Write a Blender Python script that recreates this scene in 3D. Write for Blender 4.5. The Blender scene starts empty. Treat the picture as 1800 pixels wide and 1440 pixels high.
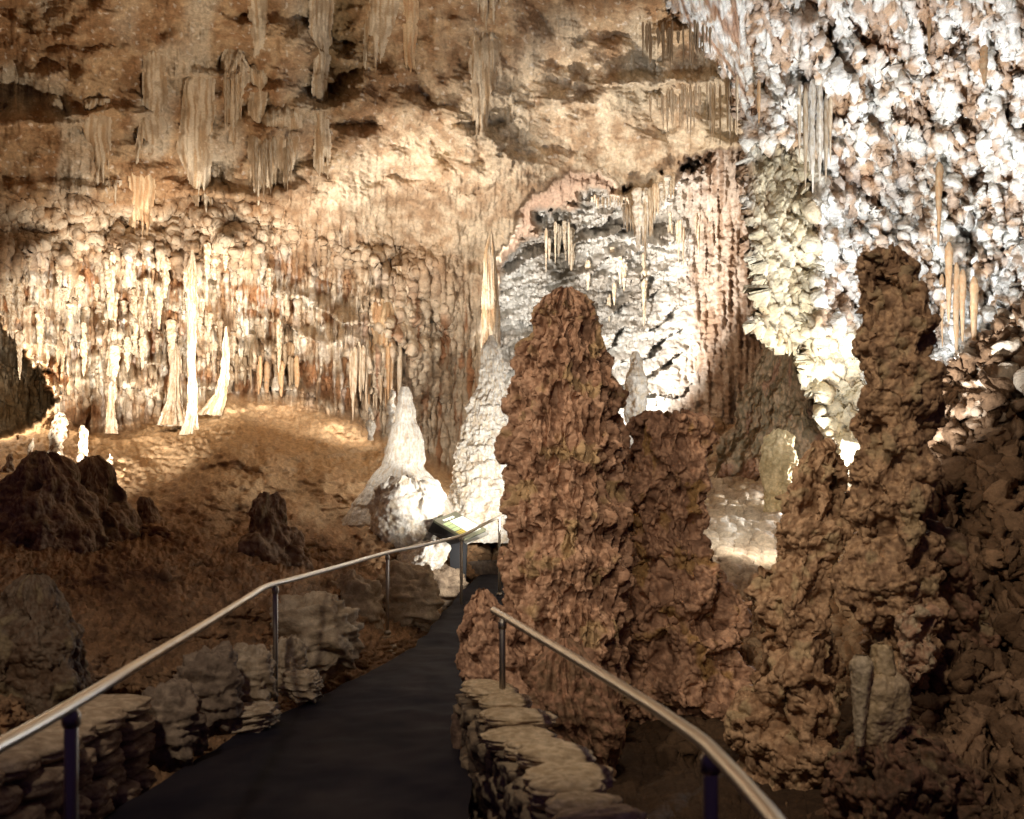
import bpy, math, random
import numpy as np
from mathutils import Vector
random.seed(7)
scene = bpy.context.scene
COL = scene.collection
F = 1900.0; CX = 900.0; HY = 865.0; EYE = 1.6      # focal length, principal column, horizon row (photo is 1800 x 1440), eye height in m
f32 = np.float32

def P(px, py, Y):
    return ((px - CX) / F * Y, Y, EYE + (HY - py) / F * Y)

# ------------------------------------------------------------------ noise
_r = np.random.RandomState(11)
_ang = _r.rand(256, 256).astype(f32) * 2 * np.pi
GXT, GYT = np.cos(_ang), np.sin(_ang)
JX, JY, JR, JQ = [_r.rand(256, 256).astype(f32) for _ in range(4)]

def gnoise(x, y, seed=0):
    x = x + seed * 17.31; y = y + seed * 9.77
    xf = np.floor(x); yf = np.floor(y)
    xi = xf.astype(np.int32); yi = yf.astype(np.int32)
    fx = (x - xf).astype(f32); fy = (y - yf).astype(f32)
    def g(i, j):
        a = (xi + i) & 255; b = (yi + j) & 255
        return GXT[a, b] * (fx - i) + GYT[a, b] * (fy - j)
    ux = fx * fx * fx * (fx * (fx * 6 - 15) + 10); uy = fy * fy * fy * (fy * (fy * 6 - 15) + 10)
    a = g(0, 0); a = a + ux * (g(1, 0) - a)
    b = g(0, 1); b = b + ux * (g(1, 1) - b)
    return (a + uy * (b - a)) * 1.5

def fbm(x, y, o=4, seed=0, gain=.5):
    s = 0; a = 1.0
    for i in range(o):
        s = s + a * gnoise(x * 2.03 ** i, y * 2.03 ** i, seed + i * 3)
        a *= gain
    return s

def ridge(x, y, o=3, seed=0):
    s = 0; a = 1.0
    for i in range(o):
        s = s + a * (1 - np.abs(gnoise(x * 2.03 ** i, y * 2.03 ** i, seed + i * 3)) * 2)
        a *= .5
    return s

def worley(x, y, seed=0, jit=.95):
    x = x + seed * 13.7; y = y + seed * 7.3
    xf = np.floor(x); yf = np.floor(y)
    xi = xf.astype(np.int32); yi = yf.astype(np.int32)
    fx = (x - xf).astype(f32); fy = (y - yf).astype(f32)
    f1 = np.full(fx.shape, 9, f32); f2 = f1.copy(); idv = np.zeros(fx.shape, f32)
    for i in (-1, 0, 1):
        for j in (-1, 0, 1):
            a = (xi + i) & 255; b = (yi + j) & 255
            dx = i + .5 + (JX[a, b] - .5) * jit - fx; dy = j + .5 + (JY[a, b] - .5) * jit - fy
            d = dx * dx + dy * dy
            near = d < f1
            f2 = np.where(near, f1, np.minimum(f2, d))
            idv = np.where(near, JR[a, b], idv)
            f1 = np.minimum(f1, d)
    return np.sqrt(f1), np.sqrt(f2), idv

def domes(x, y, seed=0, r=.72):
    f1, f2, idv = worley(x, y, seed)
    return np.sqrt(np.maximum(0, 1 - (f1 / r) ** 2)) * (.55 + .45 * idv)

def worley3(p, seed=0):
    p = (p + seed * np.array([3.7, 5.1, 7.9])).astype(f32); pf = np.floor(p); pi = pf.astype(np.int32); fr = p - pf
    f1 = np.full(p.shape[:-1], 9, f32)
    for k in (-1, 0, 1):
        zi = pi[..., 2] + k; ha = pi[..., 0] + 37 * zi; hb = pi[..., 1] + 71 * zi
        for i in (-1, 0, 1):
            a = (ha + i) & 255
            for j in (-1, 0, 1):
                b = (hb + j) & 255
                dx = i + .5 + (JX[a, b] - .5) * .8 - fr[..., 0]; dy = j + .5 + (JY[a, b] - .5) * .8 - fr[..., 1]; dz = k + .5 + (JQ[a, b] - .5) * .8 - fr[..., 2]
                f1 = np.minimum(f1, (dx * dx + dy * dy + dz * dz) / (.6 + .7 * JR[a, b]))
    return f1
def balls(p, size, seed=0, zst=1.0, r=.8):
    q_ = p / np.array([size, size, size * zst])
    return np.sqrt(np.maximum(0, 1 - worley3(q_, seed) / (r * r)))

def drips(x, y, seed=0, wid=.42, dens=1.0):
    """hanging drops; y grows downward, one drop per unit cell, longer than wide: scale the axes"""
    x = x + seed * 5.3; y = y + seed * 3.1
    xf = np.floor(x); xi = xf.astype(np.int32)
    out = np.zeros(x.shape, f32)
    for i in (-1, 0, 1):
        off = JQ[(xi + i) & 255, (seed * 7) & 255]
        yy = y + off * 3
        yf = np.floor(yy); yi = yf.astype(np.int32)
        fx = (x - xf).astype(f32); fy = (yy - yf).astype(f32)
        for j in (0, -1):
            a = (xi + i) & 255; b = (yi + j) & 255
            cx = i + .5 + (JX[a, b] - .5) * .8
            L = .75 + 1.15 * JR[a, b]
            t = (fy - j) / L
            w = wid * (.55 + .6 * JY[a, b])
            on = (t > 0) & (t < 1) & (JQ[a, b] < dens)
            prof = np.sqrt(np.maximum(0, 1 - t ** 1.6)) * np.minimum(1, t * 2.2)
            R = w * prof + 1e-4
            h = np.where(on, np.sqrt(np.maximum(0, 1 - ((cx - fx) / R) ** 2)) * prof, 0)
            out = np.maximum(out, h)
    return out.astype(f32)

def sstep(a, b, x):
    t = np.clip((x - a) / (b - a), 0, 1)
    return t * t * (3 - 2 * t)

# ------------------------------------------------------------------ mesh building
def mesh_grid(name, pts, cols, mat, mask=None, wrap=False):
    """pts (n,m,3); cols (n,m,3); quads where mask true"""
    n, m = pts.shape[:2]
    idx = np.arange(n * m, dtype=np.int32).reshape(n, m)
    if wrap:
        r = np.roll(idx, -1, axis=1)
        q = np.stack([idx[:-1], idx[1:], r[1:], r[:-1]], -1).reshape(-1, 4)
    else:
        q = np.stack([idx[:-1, :-1], idx[1:, :-1], idx[1:, 1:], idx[:-1, 1:]], -1)
        q = (q[mask] if mask is not None else q.reshape(-1, 4)).reshape(-1, 4)
    P3 = pts.reshape(-1, 3).astype(f32); C3 = cols.reshape(-1, 3).astype(f32)
    if mask is not None:
        used = np.zeros(n * m, bool); used[q.ravel()] = True
        rem = np.cumsum(used).astype(np.int32) - 1
        q = rem[q]; P3 = P3[used]; C3 = C3[used]
    return mesh_raw(name, P3, q, C3, mat)

def mesh_raw(name, P3, q, C3, mat, smooth=True):
    me = bpy.data.meshes.new(name)
    nq = len(q); k = q.shape[1]
    me.vertices.add(len(P3)); me.vertices.foreach_set('co', np.ascontiguousarray(P3, f32).ravel())
    me.loops.add(nq * k); me.loops.foreach_set('vertex_index', np.ascontiguousarray(q, np.int32).ravel())
    me.polygons.add(nq); me.polygons.foreach_set('loop_start', np.arange(nq, dtype=np.int32) * k)
    me.polygons.foreach_set('loop_total', np.full(nq, k, np.int32))
    me.polygons.foreach_set('use_smooth', np.full(nq, smooth))
    if C3 is not None:
        at = me.attributes.new('Col', 'FLOAT_COLOR', 'POINT')
        c4 = np.ones((len(P3), 4), f32); c4[:, :3] = C3
        at.data.foreach_set('color', c4.ravel())
    me.update(); me.validate()
    if mat: me.materials.append(mat)
    return me

def link(name, me, parent=None):
    o = bpy.data.objects.new(name, me); COL.objects.link(o)
    if parent: o.parent = parent
    return o

def tag(o, label=None, cat=None, group=None, kind=None):
    if label: o['label'] = label
    if cat: o['category'] = cat
    if group: o['group'] = group
    if kind: o['kind'] = kind
    return o

def empty(name, loc=(0, 0, 0)):
    o = bpy.data.objects.new(name, None); COL.objects.link(o); o.location = loc; o.empty_display_size = .1
    return o

# ------------------------------------------------------------------ materials
def nodes(name):
    m = bpy.data.materials.new(name); m.use_nodes = True
    nt = m.node_tree; return m, nt, nt.nodes['Principled BSDF']

def rock_mat(name, rough=.8, spec=.25, bump=.35, scale=1.0, var=.35, rnd=0.0, base=None, sss=0):
    m, nt, b = nodes(name)
    N = nt.nodes.new; Lk = nt.links.new
    tc = N('ShaderNodeTexCoord')
    geo = N('ShaderNodeNewGeometry')
    n1 = N('ShaderNodeTexNoise'); n1.inputs['Scale'].default_value = 9 * scale; n1.inputs['Detail'].default_value = 3; n1.inputs['Roughness'].default_value = .65
    n2 = N('ShaderNodeTexNoise'); n2.inputs['Scale'].default_value = 45 * scale; n2.inputs['Detail'].default_value = 2; n2.inputs['Roughness'].default_value = .7
    Lk(geo.outputs['Position'], n1.inputs['Vector']); Lk(geo.outputs['Position'], n2.inputs['Vector'])
    if base is None:
        at = N('ShaderNodeAttribute'); at.attribute_name = 'Col'; colout = at.outputs['Color']
    else:
        rg = N('ShaderNodeRGB'); rg.outputs[0].default_value = (*base, 1); colout = rg.outputs[0]
    ad = N('ShaderNodeMath'); ad.operation = 'MULTIPLY_ADD'; Lk(n1.outputs['Fac'], ad.inputs[0]); ad.inputs[1].default_value = .6; 
    m2 = N('ShaderNodeMath'); m2.operation = 'MULTIPLY'; Lk(n2.outputs['Fac'], m2.inputs[0]); m2.inputs[1].default_value = .4; Lk(m2.outputs[0], ad.inputs[2])
    mr = N('ShaderNodeMapRange'); Lk(ad.outputs[0], mr.inputs['Value']); mr.inputs['From Min'].default_value = .3; mr.inputs['From Max'].default_value = .7
    mr.inputs['To Min'].default_value = 1 - var; mr.inputs['To Max'].default_value = 1 + var * .8
    mul = N('ShaderNodeVectorMath'); mul.operation = 'SCALE'; Lk(colout, mul.inputs[0]); Lk(mr.outputs[0], mul.inputs['Scale'])
    out = mul.outputs[0]
    if rnd:
        oi = N('ShaderNodeObjectInfo'); mr2 = N('ShaderNodeMapRange'); Lk(oi.outputs['Random'], mr2.inputs['Value'])
        mr2.inputs['To Min'].default_value = 1 - rnd; mr2.inputs['To Max'].default_value = 1 + rnd
        mu2 = N('ShaderNodeVectorMath'); mu2.operation = 'SCALE'; Lk(out, mu2.inputs[0]); Lk(mr2.outputs[0], mu2.inputs['Scale']); out = mu2.outputs[0]
    Lk(out, b.inputs['Base Color'])
    b.inputs['Roughness'].default_value = rough
    b.inputs['Specular IOR Level'].default_value = spec
    vo = N('ShaderNodeTexVoronoi'); vo.inputs['Scale'].default_value = 13 * scale; Lk(geo.outputs['Position'], vo.inputs['Vector'])
    sb = N('ShaderNodeMath'); sb.operation = 'MULTIPLY_ADD'; Lk(vo.outputs['Distance'], sb.inputs[0]); sb.inputs[1].default_value = -.55; Lk(ad.outputs[0], sb.inputs[2])
    bp = N('ShaderNodeBump'); bp.inputs['Strength'].default_value = bump; bp.inputs['Distance'].default_value = .05 / scale
    Lk(sb.outputs[0], bp.inputs['Height']); Lk(bp.outputs[0], b.inputs['Normal'])
    return m

M_rock = rock_mat('cave_rock', rough=.85, spec=.2, bump=.75, scale=1.3)
M_ceil = rock_mat('ceiling_rock', rough=.85, spec=.2, bump=.5, scale=.8, var=.4)
M_floor = rock_mat('clay_floor', rough=.9, spec=.15, bump=.4, scale=.8, var=.45)
M_form = rock_mat('formation_rock', rough=.7, spec=.3, bump=.5, scale=3.4, var=.4)
M_drip = rock_mat('dripstone', rough=.6, spec=.35, bump=.35, scale=2.5, var=.25, rnd=.2)
M_stone = rock_mat('cut_stone', rough=.85, spec=.2, bump=.5, scale=3.0, var=.35)

def C(r, g, b): return np.array([r, g, b], f32)
CLAY = C(.27, .155, .078); TAN = C(.46, .32, .19); CREAM = C(.70, .60, .46); WHITE = C(.80, .76, .69)
RUST = C(.36, .16, .07); OLIVE = C(.17, .125, .065); DARK = C(.125, .072, .038); OCHRE = C(.42, .24, .07)

def mixc(a, b, t):
    t = np.asarray(t)[..., None]
    return a * (1 - t) + b * t

# ------------------------------------------------------------------ the cave shell: one continuous sheet of real depth
STEP = 1.75
xs = np.concatenate([np.arange(-1100, -60, 16), np.arange(-60, 1862, STEP), np.arange(1866, 2900, 16)])
ys = np.concatenate([np.arange(-900, -40, 14), np.arange(-40, 1330, STEP), np.arange(1334, 1700, 12)])
PX, PY = np.meshgrid(xs.astype(f32), ys.astype(f32))
LS = 8.0
lx = np.arange(-1112, 2912, LS); ly = np.arange(-912, 1712, LS)
LX, LY = np.meshgrid(lx, ly)

def up(A, X, Y):
    gx = np.clip((X - lx[0]) / LS, 0, len(lx) - 1.001); gy = np.clip((Y - ly[0]) / LS, 0, len(ly) - 1.001)
    ix = gx.astype(np.int32); iy = gy.astype(np.int32); fx = gx - ix; fy = gy - iy
    return (A[iy, ix] * (1 - fx) * (1 - fy) + A[iy, ix + 1] * fx * (1 - fy) + A[iy + 1, ix] * (1 - fx) * fy + A[iy + 1, ix + 1] * fx * fy).astype(f32)

def tps(ctrl):
    c = np.array(ctrl, float); X = c[:, :2] / 500; n = len(c)
    def U(r2): return np.where(r2 > 1e-12, .5 * r2 * np.log(r2 + 1e-12), 0)
    K = U(((X[:, None] - X[None]) ** 2).sum(-1)) + np.eye(n) * .02
    Q = np.concatenate([np.ones((n, 1)), X], 1)
    A = np.zeros((n + 3, n + 3)); A[:n, :n] = K; A[:n, n:] = Q; A[n:, :n] = Q.T
    w = np.linalg.solve(A, np.concatenate([c[:, 2], np.zeros(3)]))
    lo, hi = c[:, :2].min(0) - 250, c[:, :2].max(0) + 250
    gx = np.clip(LX, lo[0], hi[0]) / 500; gy = np.clip(LY, lo[1], hi[1]) / 500
    o = w[n] + w[n + 1] * gx + w[n + 2] * gy
    for i in range(n): o = o + w[i] * U((gx - X[i, 0]) ** 2 + (gy - X[i, 1]) ** 2)
    return np.clip(o, c[:, 2].min() * .75, c[:, 2].max() * 1.15)

def sdf(pts):
    p = np.array(pts, float); d = np.full(LX.shape, 1e9); inside = np.zeros(LX.shape, bool)
    for i in range(len(p)):
        a = p[i]; b = p[(i + 1) % len(p)]; e = b - a
        wx = LX - a[0]; wy = LY - a[1]
        t = np.clip((wx * e[0] + wy * e[1]) / (e @ e), 0, 1)
        d = np.minimum(d, (wx - e[0] * t) ** 2 + (wy - e[1] * t) ** 2)
        cond = (a[1] <= LY) != (b[1] <= LY)
        if a[1] != b[1]:
            xc = a[0] + (LY - a[1]) / (b[1] - a[1]) * e[0]
            inside ^= cond & (LX < xc)
    return np.where(inside, 1, -1) * np.sqrt(d)

WX = fbm(PX / 60, PY / 60, 4, 41) ; WY = fbm(PX / 60, PY / 60, 4, 57)
WF = fbm(PX / 15, PY / 15, 3, 63)
def mask(pts, w, warp=10, fine=0):
    s = sdf(pts)
    return sstep(-w / 2, w / 2, up(s, PX + WX * warp, PY + WY * warp) + fine * WF)
def blob(cx, cy, rx, ry, warp=20):
    return np.exp(-(((PX + WX * warp - cx) / rx) ** 2 + ((PY + WY * warp - cy) / ry) ** 2)).astype(f32)

D = up(tps([(-200, -200, 10.5), (300, -200, 11), (900, -200, 11.5), (1400, -200, 12), (0, 0, 14), (300, 0, 14.5), (600, 0, 15.5), (900, 0, 16.5), (1200, 0, 18),
            (0, 200, 17), (300, 200, 18.5), (600, 200, 19.3), (900, 200, 20.5), (1200, 200, 21), (0, 350, 18.5), (300, 350, 21), (600, 350, 21.8), (850, 330, 22), (1100, 330, 23),
            (0, 500, 19), (300, 500, 22.5), (600, 500, 24), (850, 480, 25), (0, 650, 20), (300, 700, 23), (600, 700, 24), (850, 700, 25.5), (-300, 350, 15), (-300, 700, 16)]), PX, PY)
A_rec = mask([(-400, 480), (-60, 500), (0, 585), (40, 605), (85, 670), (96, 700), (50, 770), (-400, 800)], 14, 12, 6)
D = D + A_rec * 5
LIP = [(874, 640), (876, 540), (884, 470), (905, 425), (945, 385), (990, 362), (1040, 345), (1075, 350), (1100, 365), (1150, 340), (1185, 318), (1240, 290), (1300, 262), (1360, 240), (1360, 800), (860, 800)]
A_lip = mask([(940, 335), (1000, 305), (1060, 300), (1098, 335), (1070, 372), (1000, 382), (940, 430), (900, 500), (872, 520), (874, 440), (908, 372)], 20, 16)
D = D + 4 * A_lip
A_alc = mask(LIP, 20, 22, 3)
D_alc = up(tps([(880, 400, 33), (1100, 350, 30), (1300, 280, 25), (900, 650, 33), (1100, 600, 33), (1100, 450, 32), (1330, 600, 24), (1200, 400, 29.5), (1230, 600, 27), (1250, 740, 24), (900, 750, 31)]), PX, PY)
D = D * (1 - A_alc) + D_alc * A_alc
A_gl = mask([(-1300, 800), (-100, 780), (20, 770), (110, 742), (200, 768), (300, 728), (380, 700), (440, 700), (520, 712), (600, 728), (660, 765), (720, 800), (790, 830), (900, 830), (900, 1900), (-1300, 1900)], 34, 8)
D_gl = up(tps([(-200, 760, 17.5), (0, 760, 19.5), (150, 760, 21.5), (400, 700, 22.5), (650, 760, 23), (850, 800, 23), (0, 850, 15.5), (300, 820, 18.3), (500, 800, 19), (700, 860, 18), (860, 880, 18),
               (0, 950, 12), (300, 930, 13.6), (500, 950, 14.2), (700, 960, 16.6), (860, 980, 17), (0, 1050, 9.2), (200, 1050, 10), (450, 1060, 9.6), (600, 1030, 12.4), (760, 1010, 16.2), (0, 1180, 7), (200, 1150, 8), (400, 1150, 8.3), (640, 1110, 12),
               (0, 1300, 5.7), (220, 1300, 8.3), (350, 1300, 8.4), (500, 1270, 8.9), (740, 1170, 11.6), (800, 1130, 14.6), (0, 1440, 5.4), (200, 1440, 6.4), (400, 1440, 6.6), (-300, 1000, 8), (-300, 1400, 4.4)]), PX, PY)
D = D * (1 - A_gl) + D_gl * A_gl
A_gr = mask([(860, 860), (900, 780), (1180, 760), (1250, 745), (1500, 760), (1900, 800), (3100, 800), (3100, 1900), (860, 1900)], 30, 8)
D_gr = up(tps([(900, 800, 27), (1250, 760, 23), (1500, 780, 19), (900, 900, 20), (1250, 850, 18.5), (1300, 900, 15.5), (1230, 960, 12.6), (1330, 980, 12.4), (1330, 1100, 11), (1100, 1100, 12.5), (1500, 1000, 12), (900, 1100, 14.5), (900, 1250, 11.3),
               (1250, 1150, 10.2), (1450, 1250, 9.6), (1100, 1300, 9.3), (1300, 1400, 7.6), (1600, 1400, 7.4), (1000, 1440, 7.3), (1800, 1100, 10), (1800, 1440, 6.8)]), PX, PY)
D = D * (1 - A_gr) + D_gr * A_gr
RW = [(1120, -950), (1160, -60), (1170, 10), (1215, 50), (1252, 92), (1285, 145), (1300, 230), (1306, 330), (1326, 420), (1330, 590), (1385, 614), (1416, 608), (1430, 700), (1448, 745), (1476, 795), (1500, 836), (1530, 820), (1560, 760), (3100, 760), (3100, -950)]
A_rw = mask(RW, 7, 14, 9)
D_rw = up(tps([(1200, -100, 11.5), (1600, -100, 11), (1900, -100, 10), (1250, 50, 14.5), (1500, 50, 14), (1800, 50, 12.5), (1310, 250, 16), (1500, 250, 16.3), (1800, 250, 14.3), (1370, 400, 15.2), (1500, 420, 16.7), (1650, 450, 16.5), (1800, 400, 15.3),
               (1380, 560, 15), (1440, 650, 15.2), (1500, 700, 15.8), (1500, 820, 15.9), (1650, 620, 16.5), (1800, 600, 15), (2200, 200, 9), (2200, 600, 9)]), PX, PY)
D = D * (1 - A_rw) + D_rw * A_rw
A_rm = mask([(1600, 900), (1650, 720), (1658, 650), (1700, 614), (1760, 575), (1810, 520), (1900, 470), (3100, 300), (3100, 1900), (1500, 1900), (1540, 1000)], 12, 10)
D_rm = up(tps([(1650, 700, 11.5), (1800, 560, 11.5), (1800, 750, 10.8), (1700, 850, 10.6), (1800, 950, 9.4), (1650, 1050, 9.2), (1800, 1150, 8), (1650, 1250, 7.6), (1800, 1350, 6.6), (1600, 1440, 6.6), (2100, 600, 9), (2100, 1300, 6)]), PX, PY)
D = D * (1 - A_rm) + D_rm * A_rm
# medium relief of the clean sheet
PXM = D / F            # metres per photo pixel
A_wall = (1 - A_alc) * (1 - A_gl) * (1 - A_gr) * (1 - A_rw) * (1 - A_rm)
A_alc = A_alc * (1 - A_gl) * (1 - A_gr) * (1 - A_rw) * (1 - A_rm); A_gl = A_gl * (1 - A_gr) * (1 - A_rw) * (1 - A_rm)
A_gr = A_gr * (1 - A_rw) * (1 - A_rm); A_rw = A_rw * (1 - A_rm)
PT = np.stack([(PX - CX) / F * D, D, EYE + (HY - PY) / F * D], -1)

def normals(pt, wrap=False):
    if wrap:
        du = np.roll(pt, -1, 1) - np.roll(pt, 1, 1)
    else:
        du = np.empty_like(pt); du[:, 1:-1] = pt[:, 2:] - pt[:, :-2]; du[:, 0] = pt[:, 1] - pt[:, 0]; du[:, -1] = pt[:, -1] - pt[:, -2]
    dv = np.empty_like(pt); dv[1:-1] = pt[2:] - pt[:-2]; dv[0] = pt[1] - pt[0]; dv[-1] = pt[-1] - pt[-2]
    n = np.cross(dv, du)
    l = np.linalg.norm(n, axis=-1, keepdims=True)
    return (n / np.maximum(l, 1e-9)).astype(f32)

def displace(pt, h, wrap=False, sgn=1, k=None, nb=None):
    if k is not None: h = h * k
    if nb is not None:
        n = normals(pt, wrap) * .8 + nb * .2
        return pt + n * (h * sgn)[..., None]
    return pt + normals(pt, wrap) * (h * sgn)[..., None]

def raypush(pt, h):
    d = pt - np.array([0, 0, EYE], f32); L = np.linalg.norm(d, axis=-1)
    return np.array([0, 0, EYE], f32) + d * (1 - h * (D / 20) / L)[..., None]
n0 = normals(PT)
SG = 1.0 if (n0[400, 600] * PT[400, 600]).sum() < 0 else -1.0   # make + point into the cave, at the viewer

H = np.zeros(PX.shape, f32); 
def add(Hh, m, fn):
    sel = m > .02
    if sel.any():
        v = fn(PX[sel], PY[sel]); Hh[sel] += v * m[sel]
def sub(m, fn, base=0.0):
    o = np.full(PX.shape, base, f32); sel = m > .02
    o[sel] = fn(PX[sel], PY[sel]); return o

# style weights
ceil_m = A_wall * (1 - sstep(300, 420, PY + .12 * PX + WX * 40 - 40))
dome_m = np.clip(A_wall * (1.2 * blob(740, 390, 230, 130) + blob(1000, 250, 260, 170) + .9 * blob(1240, 215, 80, 70)) * 1.3, 0, 1)
rain_m = np.clip(A_wall * (blob(170, 560, 330, 175) + blob(420, 520, 200, 170) + .8 * blob(580, 620, 160, 130)) * 1.4, 0, 1) * sstep(350, 460, PY)
pop_m = np.clip(A_wall * (blob(70, 400, 110, 60) + blob(230, 400, 170, 45) + blob(430, 400, 110, 60) + blob(740, 600, 70, 150) + blob(640, 450, 60, 30)) * 1.2, 0, 1)
# big relief
H += .95 * fbm(PX / 210, PY / 190, 4, 3, .45) * (A_wall + .5 * A_alc) * (1 - .6 * blob(1000, 380, 200, 120)) * 1.0
add(H, ceil_m, lambda x, y: 0.7 * (np.abs(fbm((x + y * .5) / 150, (y - x * .5) / 120, 3, 9, .4)) - .3) + .25 * np.minimum(0, ridge((x + .3 * y) / 140, (y - x * .2) / 60, 1, 14) - .35))
PT = raypush(PT, H * 1.3); H[:] = 0
# ledges with drips below (upper left)
def ledge(cx, cy, w, h, amp):
    m = np.exp(-((PX - cx) / w) ** 4) * sstep(cy + 6, cy - 2, PY + WX * 12) * sstep(cy - h, cy, PY)
    return amp * m
for a in [(70, 222, 90, 40, .55), (175, 205, 55, 45, .6), (270, 130, 40, 30, .4), (270, 212, 40, 26, .35), (350, 135, 60, 40, .5), (490, 245, 40, 50, .7), (470, 165, 40, 30, .4), (570, 195, 55, 35, .5),
          (720, 195, 80, 50, .45), (230, 200, 60, 25, .3), (870, 325, 110, 60, .6), (800, 210, 60, 40, .3), (640, 350, 120, 60, .3), (1010, 190, 60, 50, .35), (1190, 150, 130, 30, .5), (1225, 60, 120, 40, .5), (420, 345, 110, 30, .4), (100, 340, 130, 30, .35)]:
    H += 1.1 * ledge(*a) * A_wall
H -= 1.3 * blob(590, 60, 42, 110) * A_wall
# drips below the ledges and over the lit wall
add(H, rain_m, lambda x, y: .30 * drips(x / 22 + .4 * gnoise(x / 50, y / 90, 2), y / 100, 1, dens=.6) + .20 * drips(x / 12, y / 62, 4, dens=.75) + .10 * drips(x / 6.5, y / 44, 6) + .34 * fbm(x / 60, y / 70, 3, 5) + .32 * (((y - .45 * x + 22 * gnoise(x / 50, y / 50, 15)) / 58) % 1.0) ** 2 * sstep(.0, .5, gnoise(x / 90, y / 80, 16) + .5))
add(H, np.clip(ceil_m * sstep(.1, .5, fbm(PX / 130, PY / 220, 2, 70) + .25 * blob(330, 240, 300, 100)), 0, 1), lambda x, y: .08 * drips(x / 13, y / 95, 7, dens=.8) + .03 * np.abs(gnoise(x / 5, y / 60, 9)))
add(H, np.clip(A_wall * sstep(600, 650, PX) * sstep(450, 540, PY), 0, 1), lambda x, y: .16 * drips(x / 20, y / 110, 11, dens=.8) + .07 * drips(x / 8, y / 50, 14))
# alcove: flowstone shelves leaning right, fringed
def alc(x, y):
    u = x * .35 + y + 26 * gnoise(x / 70, y / 50, 8)
    saw = (u / 44) % 1.0
    return .62 * saw ** 1.5 + .3 * fbm(x / 44, y / 26, 4, 19) + .10 * drips(x / 8, y / 34, 21)
add(H, A_alc * sstep(1240, 1130, PX), alc)
add(H, A_alc * sstep(1150, 1240, PX), lambda x, y: .32 * np.abs(gnoise(x / 34, y / 210, 22)) + .18 * drips(x / 16, y / 90, 25) + .1 * fbm(x / 22, y / 30, 3, 27))
# right wall: ribs running down to the right, then coral
def ribs(x, y):
    u = x - .52 * y + 20 * gnoise(x / 120, y / 120, 30); v = x * .5 + y
    g = sstep(420, 250, y) * sstep(1640, 1540, x)
    return g * (1.1 * np.abs(gnoise(u / 90, v / 520, 31)) + .4 * np.abs(gnoise(u / 34, v / 260, 33))) + (1 - g) * (.7 * np.abs(gnoise(x / 60 + gnoise(x / 90, y / 90, 38), y / 180, 36)) + .16 * drips(x / 16, y / 120, 37)) + .62 * fbm(x / 70, y / 90, 4, 35, .45)
add(H, A_rw * sstep(1380, 1430, PX + 80 * (PY < 250)), ribs)
hole = A_rw * sstep(.3, .5, fbm(PX / 46 - PY / 300, PY / 66, 4, 81, .5) + .28 * blob(1620, 130, 140, 120) - .25 * blob(1500, 500, 100, 250) - .3 * blob(1560, 330, 120, 100)) * sstep(1380, 1460, PX)
H -= .3 * hole
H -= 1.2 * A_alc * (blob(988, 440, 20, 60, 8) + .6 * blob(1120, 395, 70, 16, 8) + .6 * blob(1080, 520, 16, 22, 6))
# grounds
add(H, A_gl, lambda x, y: .9 * fbm(x / 150, y / 80, 4, 51, .42) + .10 * ridge((x + y) / 90, (y - x * .15) / 24, 3, 53) * sstep(720, 800, y) * sstep(1060, 960, y))
add(H, A_gr, lambda x, y: .5 * fbm(x / 110, y / 90, 4, 55))
add(H, A_rm, lambda x, y: .7 * fbm(x / 90, y / 110, 4, 58) + .3 * ridge(x / 110, y / 130, 2, 59))
PT = raypush(PT, H * 1.25); H1 = H.copy(); H[:] = 0
# coral knobs, two sizes, normals recomputed in between so that they bulge
yel_m = np.clip(A_rw * (sstep(1300, 1335, PX) * sstep(1450, 1420, PX) * sstep(230, 290, PY) + sstep(1540, 1500, PX) * sstep(560, 600, PY)), 0, 1)
def warped(k): return PX + 6 * gnoise(PX / 14, PY / 14, k), PY + 6 * gnoise(PX / 14, PY / 14, k + 5)
wx_, wy_ = warped(61)
def addw(Hh, m, fn):
    sel = m > .02
    Hh[sel] += fn(wx_[sel], wy_[sel]) * m[sel]
def add3(Hh, m, sizes):
    sel = m > .02; p = PT[sel] + .02 * gnoise(PX[sel] / 9, PY[sel] / 9, 5)[:, None]
    v = 0
    for amp, size, sd in sizes: v = v + amp * balls(p, size, sd)
    Hh[sel] += v * m[sel]
pop_all = np.clip(pop_m + .25 * rain_m + A_rw + A_rm * .9, 0, 1)
add3(H, np.clip(A_rw * (1 - hole) * (1 - yel_m) * sstep(-.5, .3, fbm(PX / 50, PY / 60, 2, 96)), 0, 1), [(.018, .075, 2)])
add(H, A_rw, lambda x, y: .13 * fbm((x - .25 * y) / 12, y / 38, 4, 44, .6) + .10 * drips((x - .2 * y) / 8, y / 80, 45, dens=.6))
add3(H, A_rm, [(.08, .15, 6), (.05, .07, 7)])
add(H, A_rm, lambda x, y: .26 * fbm(x / 24, y / 30, 4, 6, .6))
add3(H, yel_m, [(.085, .16, 3), (.03, .08, 4)])
add3(H, pop_m, [(.09, .20, 5)])
rough_gl = np.clip(A_gl * sstep(880, 980, PY + WX * 30 + 60 * blob(100, 900, 160, 100)) , 0, 1)
addw(H, rough_gl, lambda x, y: .05 * domes(x / 14, y / 8, 9) * sstep(-.2, .35, fbm(x / 70, y / 40, 2, 91)) + .05 * fbm(x / 12, y / 7, 3, 92))
add3(H, A_gr, [(.16, .30, 8), (.06, .12, 9)])
PT = displace(PT, H, sgn=SG, k=D / 20); H2 = H.copy(); H[:] = 0
add3(H, np.clip(A_rw * (1 - .8 * hole), 0, 1), [(.014, .045, 14)])
addw(H, pop_m + rain_m * .25, lambda x, y: .03 * domes(x / 6.5, y / 6.5, 15))
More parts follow.
